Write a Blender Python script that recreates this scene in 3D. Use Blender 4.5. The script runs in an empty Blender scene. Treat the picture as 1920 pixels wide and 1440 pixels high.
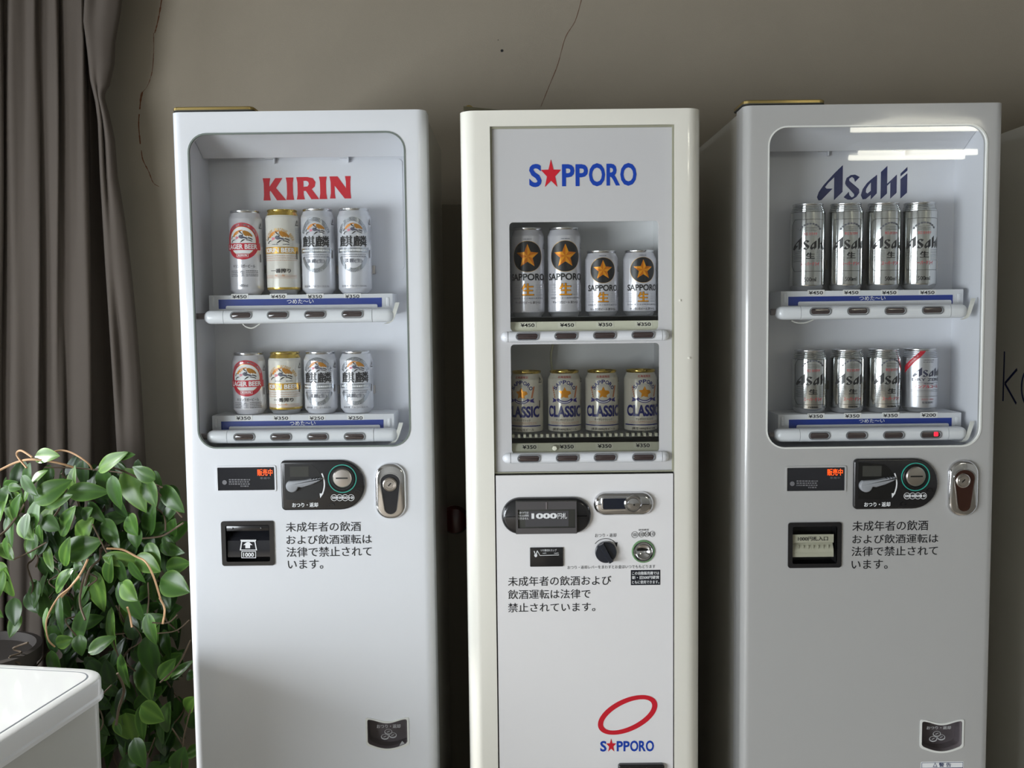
import bpy, bmesh, math, random
from mathutils import Vector, Matrix
from mathutils.geometry import tessellate_polygon
random.seed(7)
PI = math.pi
SC = bpy.context.scene
COL = SC.collection

# ---------------------------------------------------------------- camera
EYE = 1.44
FPX = 1850.0
PITCH = math.atan(137/1850)
ROLL = -0.0118
cam_data = bpy.data.cameras.new('camera')
cam_data.sensor_width = 36.0
cam_data.lens = 36.0*FPX/1920.0
cam_data.clip_start = 0.05
cam = bpy.data.objects.new('camera', cam_data)
COL.objects.link(cam)
CAM_R = Matrix.Rotation(PI/2 - PITCH, 3, 'X') @ Matrix.Rotation(ROLL, 3, 'Z')
cam.matrix_world = Matrix.Translation((0, 0, EYE)) @ CAM_R.to_4x4()
SC.camera = cam

# ---------------------------------------------------------------- look and light
SC.view_settings.view_transform = 'Standard'
SC.view_settings.look = 'None'
SC.view_settings.gamma = 1.0
SC.view_settings.use_curve_mapping = False
SC.view_settings.exposure = 0.0
SC.cycles.max_bounces = 8
SC.cycles.transparent_max_bounces = 16
SC.cycles.sample_clamp_indirect = 6.0

world = bpy.data.worlds.new('daylight')
SC.world = world
world.use_nodes = True
world.node_tree.nodes['Background'].inputs[0].default_value = (0.72, 0.85, 1.0, 1)
world.node_tree.nodes['Background'].inputs[1].default_value = 1.0

# openings in the left wall: from y, to y, from z, to z, daylight in watts
WINS = [(1.10, 2.35, 0.82, 2.12, 30.0), (-3.00, 0.40, 0.50, 1.52, 198.0)]
LEFT_X, RIGHT_X, BACK_Y, FRONT_Y, CEIL_Z = -2.65, 3.9, 2.5, -4.2, 2.62

def area_light(name, loc, direction, sx, sy, watts, color):
    l = bpy.data.lights.new(name, 'AREA')
    l.shape = 'RECTANGLE'; l.size = sx; l.size_y = sy; l.energy = watts; l.color = color
    o = bpy.data.objects.new(name, l); COL.objects.link(o)
    o.location = loc
    o.rotation_euler = Vector(direction).to_track_quat('-Z', 'Y').to_euler()
    return o

# daylight coming through the window opening
for wy0, wy1, wz0, wz1, watts in WINS:
    area_light('window_daylight', (LEFT_X - 0.14, (wy0+wy1)/2, (wz0+wz1)/2), (1, 0, 0), wy1-wy0, wz1-wz0, watts, (0.905, 0.955, 1.0))
sun_data = bpy.data.lights.new('sun', 'SUN'); sun_data.energy = 6.0; sun_data.angle = math.radians(2.0); sun_data.color = (1.0, 0.985, 0.96)
sun = bpy.data.objects.new('sun', sun_data); COL.objects.link(sun); sun.location = (-6, 2.4, 4)
sun.rotation_euler = Vector((1, -0.10, -0.50)).to_track_quat('-Z', 'Y').to_euler()

# ---------------------------------------------------------------- helpers
def P(u, v, Y):
    """point of the plane y = Y seen at pixel (u, v)"""
    d = CAM_R @ Vector(((u-960)/FPX, -(v-720)/FPX, -1))
    t = Y/d.y
    return Vector((d.x*t, Y, EYE + d.z*t))
def PZ(u, v, z):
    d = CAM_R @ Vector(((u-960)/FPX, -(v-720)/FPX, -1))
    t = (z-EYE)/d.z
    return Vector((d.x*t, d.y*t, z))
def RC(u0, v0, u1, v1, Y):
    um, vm = (u0+u1)/2, (v0+v1)/2
    return P(u0, vm, Y).x, P(um, v1, Y).z, P(u1, vm, Y).x, P(um, v0, Y).z      # x0 z0 x1 z1

def lin(c):
    c = c/255.0
    return c/12.92 if c <= 0.04045 else ((c+0.055)/1.055)**2.4
MATS = {}
def mat(name, rgb, rough=0.5, metal=0.0, coat=0.0, emit=0.0, spec=0.5, noise=None, bump=None, trans=0.0):
    if name in MATS: return MATS[name]
    m = bpy.data.materials.new(name); m.use_nodes = True
    nt = m.node_tree; b = nt.nodes['Principled BSDF']
    col = (lin(rgb[0]), lin(rgb[1]), lin(rgb[2]), 1)
    b.inputs['Base Color'].default_value = col
    b.inputs['Roughness'].default_value = rough
    b.inputs['Metallic'].default_value = metal
    b.inputs['Coat Weight'].default_value = coat
    b.inputs['Coat Roughness'].default_value = 0.06
    b.inputs['Specular IOR Level'].default_value = spec
    if trans:
        b.inputs['Transmission Weight'].default_value = trans
    if emit:
        b.inputs['Emission Color'].default_value = col
        b.inputs['Emission Strength'].default_value = emit
    if noise or bump:
        tc = nt.nodes.new('ShaderNodeTexCoord')
    if noise:                      # (scale, amount)
        n = nt.nodes.new('ShaderNodeTexNoise'); n.inputs['Scale'].default_value = noise[0]; n.inputs['Detail'].default_value = 4
        nt.links.new(tc.outputs['Object'], n.inputs['Vector'])
        mx = nt.nodes.new('ShaderNodeMix'); mx.data_type = 'RGBA'
        a = noise[1]
        mx.inputs[6].default_value = tuple(min(1, c*(1-a)) for c in col[:3]) + (1,)
        mx.inputs[7].default_value = tuple(min(1, c*(1+a)) for c in col[:3]) + (1,)
        nt.links.new(n.outputs['Fac'], mx.inputs[0]); nt.links.new(mx.outputs[2], b.inputs['Base Color'])
    if bump:                       # (scale, strength, distance)
        n = nt.nodes.new('ShaderNodeTexNoise'); n.inputs['Scale'].default_value = bump[0]; n.inputs['Detail'].default_value = 3
        nt.links.new(tc.outputs['Object'], n.inputs['Vector'])
        bp = nt.nodes.new('ShaderNodeBump'); bp.inputs['Strength'].default_value = bump[1]; bp.inputs['Distance'].default_value = bump[2]
        nt.links.new(n.outputs['Fac'], bp.inputs['Height']); nt.links.new(bp.outputs['Normal'], b.inputs['Normal'])
    MATS[name] = m
    return m
def pane_mat(name, tint, refl=0.05, ior=1.45):
    if name in MATS: return MATS[name]
    m = bpy.data.materials.new(name); m.use_nodes = True
    nt = m.node_tree; nt.nodes.clear()
    out = nt.nodes.new('ShaderNodeOutputMaterial')
    tr = nt.nodes.new('ShaderNodeBsdfTransparent'); tr.inputs[0].default_value = (*tint, 1)
    gl = nt.nodes.new('ShaderNodeBsdfGlossy'); gl.inputs['Roughness'].default_value = 0.015
    fr = nt.nodes.new('ShaderNodeFresnel'); fr.inputs['IOR'].default_value = ior
    mx = nt.nodes.new('ShaderNodeMixShader')
    nt.links.new(fr.outputs[0], mx.inputs[0]); nt.links.new(tr.outputs[0], mx.inputs[1]); nt.links.new(gl.outputs[0], mx.inputs[2])
    nt.links.new(mx.outputs[0], out.inputs[0])
    MATS[name] = m
    return m

def world_of(o):
    v = Vector((0, 0, 0))
    while o is not None:
        v = v + o.location; o = o.parent
    return v
def obj(name, bm, mats, parent=None, smooth=32, label=None):
    me = bpy.data.meshes.new(name)
    bmesh.ops.recalc_face_normals(bm, faces=[f for f in bm.faces if f.tag is False])
    if parent is not None:
        w = world_of(parent)
        if w.length > 0: bmesh.ops.translate(bm, verts=bm.verts, vec=-w)
    bm.to_mesh(me); bm.free()
    for m in (mats if isinstance(mats, (list, tuple)) else [mats]): me.materials.append(m)
    if smooth:
        me.polygons.foreach_set('use_smooth', [True]*len(me.polygons))
        me.set_sharp_from_angle(angle=math.radians(smooth))
    o = bpy.data.objects.new(name, me); COL.objects.link(o)
    if parent is not None: o.parent = parent
    if label: o['label'] = label
    return o
def tag(o, label=None, cat=None, group=None, kind=None):
    if label: o['label'] = label
    if cat: o['category'] = cat
    if group: o['group'] = group
    if kind: o['kind'] = kind
    return o
def thing(name, label, cat, loc=(0, 0, 0), group=None):
    o = bpy.data.objects.new(name, None); COL.objects.link(o); o.location = loc; o.empty_display_size = 0.05
    return tag(o, label, cat, group)

def loft(bm, rings, closed=True, cap0=True, cap1=True, mi=0):
    R = [[bm.verts.new(p) for p in r] for r in rings]
    n = len(R[0])
    for a, b in zip(R, R[1:]):
        for i in range(n if closed else n-1):
            j = (i+1) % n
            f = bm.faces.new((a[i], a[j], b[j], b[i])); f.material_index = mi
    if cap0 and closed: bm.faces.new(R[0][::-1]).material_index = mi
    if cap1 and closed: bm.faces.new(R[-1]).material_index = mi
    return R
def box(bm, x0, y0, z0, x1, y1, z1, bev=0.0, seg=2, mi=0):
    x0, x1 = min(x0, x1), max(x0, x1); z0, z1 = min(z0, z1), max(z0, z1); y0, y1 = min(y0, y1), max(y0, y1)
    vs = [bm.verts.new((x, y, z)) for x in (x0, x1) for y in (y0, y1) for z in (z0, z1)]
    fs = []
    for q in ((0, 1, 3, 2), (4, 6, 7, 5), (0, 4, 5, 1), (2, 3, 7, 6), (0, 2, 6, 4), (1, 5, 7, 3)):
        f = bm.faces.new([vs[i] for i in q]); f.material_index = mi; fs.append(f)
    if bev:
        es = list({e for f in fs for e in f.edges})
        r = bmesh.ops.bevel(bm, geom=es, offset=bev, segments=seg, affect='EDGES', profile=0.5)
        for f in r['faces']: f.material_index = mi
def rrect(x0, z0, x1, z1, r, n=6, rs=None):
    """rounded rectangle, counter-clockwise; rs = radii (bl, br, tr, tl)"""
    rs = rs or (r, r, r, r)
    out = []
    for (cx, cz, a0, q) in ((x0, z0, PI, 0), (x1, z0, 1.5*PI, 1), (x1, z1, 0, 2), (x0, z1, PI/2, 3)):
        q = rs[q]
        sx = 1 if cx == x0 else -1; sz = 1 if cz == z0 else -1
        if q <= 1e-6:
            out.append((cx, cz)); continue
        for k in range(n+1):
            a = a0 + (PI/2)*k/n
            out.append((cx + sx*q + q*math.cos(a), cz + sz*q + q*math.sin(a)))
    return out
def circ(cx, cz, r, n=32, rz=None):
    rz = rz or r
    return [(cx + r*math.cos(2*PI*k/n), cz + rz*math.sin(2*PI*k/n)) for k in range(n)]
def flat(bm, outer, y, holes=(), mi=0, back=False):
    """face(s) in the plane y, facing -Y"""
    if not holes:
        vs = [bm.verts.new((x, y, z)) for x, z in outer]
        f = bm.faces.new(vs if not back else vs[::-1]); f.material_index = mi
        return
    loops = [[Vector((x, z, 0)) for x, z in l] for l in [outer] + list(holes)]
    vs = [bm.verts.new((p.x, y, p.y)) for l in loops for p in l]
    for t in tessellate_polygon(loops):
        a, b, c = (vs[i] for i in t)
        if (b.co.x-a.co.x)*(c.co.z-a.co.z) - (b.co.z-a.co.z)*(c.co.x-a.co.x) < 0: b, c = c, b
        f = bm.faces.new((a, b, c) if not back else (a, c, b)); f.material_index = mi
def walls(bm, loop, y0, y1, mi=0):
    loft(bm, [[(x, y0, z) for x, z in loop], [(x, y1, z) for x, z in loop]], True, False, False, mi)
def plate(bm, outer, y0, y1, holes=(), mi=0):
    """solid plate between y0 (front) and y1 (back)"""
    flat(bm, outer, y0, holes, mi); flat(bm, outer, y1, holes, mi, True)
    for l in [outer] + list(holes): walls(bm, l, y0, y1, mi)
    bmesh.ops.remove_doubles(bm, verts=bm.verts, dist=1e-6)
def puff(bm, cx, cz, loop, steps, mi=0):
    """raised shape: steps = [(y, scale)] from back to front, scaled about (cx, cz)"""
    loft(bm, [[(cx+(x-cx)*s, y, cz+(z-cz)*s) for x, z in loop] for y, s in steps], True, True, True, mi)
def inset_loop(loop, d):
    n = len(loop); out = []
    for i in range(n):
        a, b, c = Vector(loop[i-1]), Vector(loop[i]), Vector(loop[(i+1) % n])
        t = (c-a)
        if t.length < 1e-9: out.append(tuple(b)); continue
        t.normalize(); out.append((b.x - t.y*d, b.y + t.x*d))
    return out
def bossed(bm, loop, yb, yf, ch, mi=0):
    """plate with a softened front edge: loop (ccw) from yb to yf, chamfer ch"""
    rings = [[(x, yb, z) for x, z in loop]]
    for k in range(4):
        a = k/3*PI/2
        d = ch*(1-math.cos(a)); y = yf + ch*(1-math.sin(a))
        rings.append([(x, y, z) for x, z in inset_loop(loop, d)])
    loft(bm, rings, True, True, True, mi)
def lathe(bm, prof, axis='z', c=(0, 0, 0), n=40, mi=0, cap0=True, cap1=True, mis=None):
    """prof = [(r, h)]"""
    rings = []
    for r, h in prof:
        ring = []
        for k in range(n):
            a = 2*PI*k/n; p, q = r*math.cos(a), r*math.sin(a)
            if axis == 'z': v = (c[0]+p, c[1]+q, c[2]+h)
            elif axis == 'y': v = (c[0]+p, c[1]+h, c[2]-q)
            else: v = (c[0]+h, c[1]+p, c[2]+q)
            ring.append(v)
        rings.append(ring)
    V = loft(bm, rings, True, cap0, cap1, mi)
    return V
def tube(bm, pts, r, n=6, mi=0):
    pts = [Vector(p) for p in pts]; rings = []
    for i, p in enumerate(pts):
        t = (pts[min(i+1, len(pts)-1)] - pts[max(i-1, 0)]).normalized()
        up = Vector((0, 1, 0)) if abs(t.y) < 0.9 else Vector((1, 0, 0))
        a = t.cross(up).normalized(); b = t.cross(a)
        rr = r[i] if isinstance(r, (list, tuple)) else r
        rings.append([p + a*rr*math.cos(2*PI*k/n) + b*rr*math.sin(2*PI*k/n) for k in range(n)])
    loft(bm, rings, True, True, True, mi)
def catmull(pts, n=5):
    pts = [Vector(p) for p in pts]; out = []
    for i in range(len(pts)-1):
        p0, p1, p2, p3 = pts[max(i-1, 0)], pts[i], pts[i+1], pts[min(i+2, len(pts)-1)]
        for k in range(n):
            t = k/n
            out.append(0.5*((2*p1) + (p2-p0)*t + (2*p0-5*p1+4*p2-p3)*t*t + (3*p1-p0-3*p2+p3)*t**3))
    out.append(pts[-1]); return out

# ---------------------------------------------------------------- lettering
GLYPHS = {}
def glyphs(s, bold=0.0):
    """(vertices 2d, faces, bounds) of a text"""
    k = (s, bold)
    if k not in GLYPHS:
        c = bpy.data.curves.new('writing', 'FONT'); c.body = s; c.size = 1; c.resolution_u = 3
        plain = all(ord(ch) < 256 for ch in s)
        c.offset = bold if plain else 0.0
        o = bpy.data.objects.new('writing', c); COL.objects.link(o)
        dg = bpy.context.evaluated_depsgraph_get(); dg.update()
        me = bpy.data.meshes.new_from_object(o.evaluated_get(dg))
        vs = [(v.co.x, v.co.y) for v in me.vertices]; fs = [tuple(p.vertices) for p in me.polygons]
        bpy.data.objects.remove(o); bpy.data.curves.remove(c); bpy.data.meshes.remove(me)
        n1 = len(vs)
        if bold and not plain:          # heavier strokes: the same shapes shifted a little each way
            v0, f0, n0 = vs, fs, len(vs); vs, fs = [], []
            for k, (dx, dy) in enumerate(((-.9, -.5), (.9, -.5), (-.9, .5), (.9, .5))):
                vs += [(a+dx*bold, q+dy*bold) for a, q in v0]; fs += [tuple(i+k*n0 for i in q) for q in f0]
        xs = [a for a, _ in vs]; ys = [b for _, b in vs]
        GLYPHS[k] = (vs, fs, (min(xs), min(ys), max(xs), max(ys)), n1)
    return GLYPHS[k]
def put_glyphs(bm, s, x0, z0, x1, z1, f, mi=0, bold=0.0, dy=-2.5e-5):
    """fit the ink of S into the box and map every point with f(x, z)"""
    vs, fs, (a, b, c, d), n1 = glyphs(s, bold)
    V = [bm.verts.new(f(x0 + (x-a)/max(c-a, 1e-6)*(x1-x0), z0 + (y-b)/max(d-b, 1e-6)*(z1-z0))) for x, y in vs]
    for i, v in enumerate(V): v.co.y += (i//n1)*dy          # the copies lie one on another, never in one plane
    for q in fs:
        try:
            fc = bm.faces.new([V[i] for i in q]); fc.material_index = mi; fc.tag = True
        except ValueError: pass
def text_px(bm, s, u0, v0, u1, v1, Y, mi=0, bold=0.0, lift=0.0006):
    x0, z0, x1, z1 = RC(u0, v0, u1, v1, Y)
    put_glyphs(bm, s, x0, z0, x1, z1, lambda x, z: (x, Y-lift, z), mi, bold)
def star(cx, cz, r, ratio=0.42, rot=0.0, sx=1.0):
    return [(cx + sx*(r if k % 2 == 0 else r*ratio)*math.sin(PI*k/5+rot), cz + (r if k % 2 == 0 else r*ratio)*math.cos(PI*k/5+rot)) for k in range(9, -1, -1)]
def poly(bm, pts, f, mi=0, holes=()):
    """flat polygon in label coordinates mapped by f"""
    loops = [[Vector((x, z, 0)) for x, z in l] for l in [pts] + list(holes)]
    vs = [bm.verts.new(f(p.x, p.y)) for l in loops for p in l]; flatp = [p for l in loops for p in l]
    for t in tessellate_polygon(loops):
        a, b, c = t
        cr = (flatp[b]-flatp[a]).cross(flatp[c]-flatp[a]).z
        if cr < 0: b, c = c, b
        try:
            q = bm.faces.new((vs[a], vs[b], vs[c])); q.material_index = mi; q.tag = True
        except ValueError: pass
# bold flared capitals, drawn from the front panel sign (units 588 x 160)
KIRIN = [
    ([(2, 0), (50, 0), (44, 38), (44, 60), (50, 66), (92, 0), (154, 0), (88, 84), (132, 152), (84, 152), (44, 94), (44, 116), (50, 152), (0, 152), (6, 116), (6, 38)], []),
    ([(154, 2), (206, 2), (200, 40), (200, 118), (206, 155), (154, 155), (160, 118), (160, 40)], []),
    ([(224, 4), (278, 4), (271, 36), (271, 62), (286, 62), (322, 5), (374, 5), (326, 74), (347, 92), (352, 122), (334, 149), (298, 157), (224, 157), (231, 120), (231, 40)], [[(271, 131), (290, 131), (304, 124), (308, 108), (298, 93), (271, 90)]]),
    ([(376, 5), (428, 5), (422, 43), (422, 121), (428, 158), (376, 158), (382, 121), (382, 43)], []),
    ([(446, 8), (484, 8), (479, 40), (479, 96), (545, 7), (588, 7), (584, 50), (584, 122), (588, 160), (550, 160), (555, 122), (555, 78), (500, 159), (446, 159), (453, 120), (453, 45)], []),
]
def _im(l): return [(x-455, 655-y) for x, y in l]
ASAHI = [(_im(l), []) for l in (
    [(597, 425), (668, 355), (668, 582), (597, 652)],
    [(597, 425), (597, 458), (548, 505), (522, 540), (535, 553), (585, 553), (492, 650), (468, 652), (455, 625), (470, 580), (510, 522)],
    [(690, 495), (700, 465), (735, 440), (770, 437), (810, 458), (770, 500), (762, 470), (745, 456), (724, 470), (722, 488), (805, 560), (808, 590), (785, 625), (745, 650), (710, 648), (678, 628), (720, 580), (725, 610), (745, 630), (764, 620), (764, 602), (700, 532), (688, 512)],
    [(903, 480), (953, 440), (953, 598), (903, 650)],
    [(903, 480), (903, 505), (885, 525), (864, 560), (862, 588), (876, 598), (903, 575), (903, 610), (862, 645), (836, 647), (820, 612), (835, 560), (870, 510)],
    [(985, 418), (1038, 366), (1038, 600), (985, 650)],
    [(1038, 518), (1118, 440), (1118, 595), (1065, 645), (1065, 508), (1038, 535)],
    [(1148, 480), (1205, 430), (1205, 595), (1150, 645)],
    [(1148, 432), (1205, 376), (1205, 408), (1148, 458)],
)]
def logo(bm, polys, w, h, x0, z0, x1, z1, f, mi=0):
    for o, hs in polys:
        m = lambda l: [(x0 + a/w*(x1-x0), z0 + b/h*(z1-z0)) for a, b in l]
        poly(bm, m(o), f, mi, [m(q) for q in hs])

# ---------------------------------------------------------------- materials
M_wall = mat('wall_cloth', (150, 141, 126), 0.92, noise=(9, 0.05), bump=(420, 0.25, 0.0012))
M_crack = mat('crack', (104, 66, 44), 0.95)
M_plain = mat('room_paint', (172, 171, 166), 0.9)
M_ceil = mat('ceiling_paint', (128, 126, 120), 0.9)
M_floor = mat('floor_vinyl', (150, 140, 126), 0.45, noise=(14, 0.08))
M_doorwood = mat('door_paint', (104, 96, 80), 0.5)
M_red = mat('knob_red', (84, 22, 18), 0.25, coat=0.4)
M_curtain = mat('curtain_cloth', (84, 76, 69), 0.95, noise=(5, 0.07), bump=(500, 0.2, 0.001))
M_white = mat('white_enamel', (229, 232, 237), 0.28, coat=0.5)
M_r = mat('grey_white_enamel', (178, 178, 177), 0.28, coat=0.5)
M_cream = mat('cream_enamel', (238, 236, 226), 0.25, coat=0.6)
M_side = mat('cabinet_enamel', (206, 204, 196), 0.22, coat=0.4)
M_inner = mat('liner_plastic', (222, 224, 230), 0.5)
M_tray = mat('tray_plastic', (226, 228, 232), 0.38)
M_bar = mat('bar_plastic', (232, 235, 240), 0.3, coat=0.2)
M_blue = mat('strip_blue', (16, 52, 142), 0.4)
M_print_w = mat('print_white', (238, 240, 242), 0.5)
M_print_k = mat('print_black', (22, 22, 26), 0.5)
M_print_navy = mat('print_navy', (18, 36, 92), 0.45)
M_logo_red = mat('logo_red', (206, 24, 44), 0.42)
M_logo_blue = mat('logo_blue', (0, 62, 172), 0.42)
M_seam = mat('seam_dark', (58, 58, 53), 0.7)
M_gasket = mat('gasket_rubber', (112, 122, 116), 0.5)
M_gasket_w = mat('gasket_white', (226, 228, 224), 0.35, coat=0.3)
M_black = mat('black_plastic', (26, 26, 29), 0.24, coat=0.4)
M_black2 = mat('recess_black', (12, 12, 13), 0.4)
M_smoke = mat('smoked_window', (38, 39, 44), 0.12, coat=0.6)
M_grey = mat('lever_plastic', (150, 153, 158), 0.4)
M_teal = mat('ring_teal', (52, 170, 152), 0.4)
M_chrome = mat('chrome', (214, 214, 216), 0.09, metal=1.0)
M_steel = mat('steel', (196, 190, 184), 0.28, metal=1.0)
M_gold = mat('gilt_metal', (190, 168, 108), 0.3, metal=0.9)
M_led = mat('led_orange', (255, 78, 16), 0.5, emit=2.2)
M_ledred = mat('led_red', (255, 20, 40), 0.5, emit=3.0)
M_lens = mat('button_lens', (66, 54, 54), 0.15, coat=0.8)
M_rim = mat('button_rim', (120, 122, 126), 0.3)
M_tag = mat('price_card', (236, 236, 234), 0.5)
M_acryl = mat('sign_acrylic', (204, 204, 206), .22, coat=.5)
M_lip = mat('lip_cream', (226, 226, 206), 0.45)
M_dim = mat('print_dim', (112, 112, 116), 0.5)
M_dull = mat('recess_grey', (124, 116, 118), 0.4)
M_flap = mat('flap_plastic', (168, 168, 150), 0.25, coat=0.3)
M_tie = mat('strap_plastic', (224, 224, 218), 0.5)
M_pane = pane_mat('clear_pane', (0.97, 0.98, 0.975), ior=1.56)
M_pane2 = pane_mat('dim_pane', (0.95, 0.96, 0.945))
M_visor = pane_mat('clear_visor', (0.72, 0.72, 0.74))

# ---------------------------------------------------------------- room
def struct(name, bm, m, parent=None, smooth=None):
    o = obj(name, bm, m, parent, smooth); 
    if parent is None: o['kind'] = 'structure'
    return o
b = bmesh.new(); box(b, LEFT_X-.2, FRONT_Y-.1, -.1, RIGHT_X+.1, BACK_Y+.1, 0); struct('floor', b, M_floor)
b = bmesh.new(); box(b, LEFT_X-.2, FRONT_Y-.1, CEIL_Z, RIGHT_X+.1, BACK_Y+.1, CEIL_Z+.1); struct('ceiling', b, M_ceil)
b = bmesh.new(); box(b, LEFT_X-.2, BACK_Y, 0, RIGHT_X+.1, BACK_Y+.1, CEIL_Z)
def crack(pts, w):
    q = [P(u, v, BACK_Y-0.0006) for u, v in pts]
    q = catmull(q, 4)
    for i in range(len(q)-1):
        w0 = w*(0.7+random.random())
        a, c = q[i], q[i+1]
        vs = [b.verts.new(p) for p in ((a.x-w0, a.y, a.z), (a.x+w0, a.y, a.z), (c.x+w0*.8, c.y, c.z), (c.x-w0*.8, c.y, c.z))]
        b.faces.new(vs).material_index = 1
crack([(303, 0), (298, 30), (293, 52), (290, 62)], .0016)
crack([(288, 62), (288, 100), (285, 135), (277, 160), (268, 172)], .0006)
crack([(267, 172), (264, 185), (262, 205)], .0022)
crack([(261, 214), (260, 235), (263, 270)], .0013)
crack([(265, 282), (268, 300), (279, 322), (287, 342), (298, 350)], .0010)
crack([(1090, 0), (1078, 40), (1060, 70), (1046, 120), (1030, 160), (1014, 200)], .0005)
p = P(941, 95, BACK_Y-.001); flat(b, circ(p.x, p.z, .0034, 12), p.y, mi=2)
p = P(934, 75, BACK_Y-.001); flat(b, circ(p.x, p.z, .0012, 8), p.y, mi=2)
struct('wall_back', b, [M_wall, M_crack, M_print_k])
b = bmesh.new(); box(b, LEFT_X-.2, FRONT_Y-.1, 0, RIGHT_X+.1, FRONT_Y, CEIL_Z); struct('wall_front', b, M_plain)
b = bmesh.new(); box(b, RIGHT_X, FRONT_Y, 0, RIGHT_X+.1, BACK_Y, CEIL_Z); struct('wall_right', b, M_plain)
b = bmesh.new()
ys_ = [FRONT_Y] + [q for w in WINS[::-1] for q in w[:2]] + [BACK_Y]
for y0, y1 in zip(ys_[0::2], ys_[1::2]): box(b, LEFT_X-.12, y0, 0, LEFT_X, y1, CEIL_Z)
for y0, y1, z0, z1, _ in WINS:
    box(b, LEFT_X-.12, y0, 0, LEFT_X, y1, z0); box(b, LEFT_X-.12, y0, z1, LEFT_X, y1, CEIL_Z)
struct('wall_left', b, M_plain)
for n_, (wy0, wy1, wz0, wz1, _) in enumerate(WINS):
    b = bmesh.new()
    for y0, y1, z0, z1 in ((wy0, wy0+.04, wz0, wz1), (wy1-.04, wy1, wz0, wz1), (wy0, wy1, wz0, wz0+.03), (wy0, wy1, wz1-.03, wz1)):
        box(b, LEFT_X-.08, y0, z0, LEFT_X-.03, y1, z1)
    struct('window_%d' % (n_+1), b, M_white)
# low door behind the machines, with a lintel shadow gap and a round knob
dz = P(838, 383, BACK_Y-.03).z
b = bmesh.new(); box(b, -.42, BACK_Y-.03, 0, .40, BACK_Y-.001, dz, .003)
door = struct('door_1', b, M_doorwood)
p = P(855, 967, BACK_Y-.03)
b = bmesh.new(); lathe(b, [(.012, 0), (.012, -.03), (.030, -.036), (.036, -.05), (.030, -.064), (.012, -.07)], 'y', (p.x, BACK_Y-.03, p.z), 24)
obj('door_knob', b, M_red, door)
# ceiling lights behind the viewer, to the right: two tubes on a white batten each
def ceiling_light(cx, cy, ln, label):
    t = thing('ceiling_light', label, 'light', (cx, cy, CEIL_Z), 'fluorescent ceiling lights')
    b = bmesh.new(); box(b, cx-ln/2, cy-.14, CEIL_Z-.06, cx+ln/2, cy+.14, CEIL_Z, .01); obj('batten', b, M_white, t)
    for s in (-.10, .10):
        b = bmesh.new(); lathe(b, [(.004, -ln/2+.02), (.019, -ln/2+.025), (.019, ln/2-.025), (.004, ln/2-.02)], 'x', (cx, cy+s, CEIL_Z-.080), 12)
        obj('tube', b, M_tube, t)
M_tube = mat('lit_tube', (255, 251, 232), 0.5, emit=15.0)
ceiling_light(2.94, -3.60, .90, 'twin tube ceiling light farther back, mirrored as the brighter streak in the pane')
ceiling_light(2.52, -2.42, .84, 'added twin tube ceiling light nearer, mirrored as the upper streak in the pane')  # second light, added only for its streak in the pane

# ---------------------------------------------------------------- vending machine with a rounded show window (two of them)
def door_shell(bm, x0, x1, z0, z1, y, r, thick, hole=None, reveal=0.02, more=()):
    n = 8
    left = [(x0 + r - r*math.sin(PI/2*k/n), y + r - r*math.cos(PI/2*k/n)) for k in range(n+1)] + [(x0, y+thick)]
    right = [(x1 - (a-x0), q) for a, q in left]
    for prof in (left, right):
        rows = [[(a, q, z) for a, q in prof] for z in (z0, z1)]
        loft(bm, rows, False, False, False)
    flat(bm, [(x0+r, z0), (x1-r, z0), (x1-r, z1), (x0+r, z1)], y, ([hole] if hole else []) + list(more))
    if hole: walls(bm, hole, y, y+reveal)
    for z in (z0, z1):
        vs = [bm.verts.new((a, q, z)) for a, q in left[::-1] + right]
        bm.faces.new(vs)
    bmesh.ops.remove_doubles(bm, verts=bm.verts, dist=1e-6)

def stadium(x0, z0, x1, z1, n=8): return rrect(x0, z0, x1, z1, (z1-z0)/2-1e-5, n)

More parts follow.
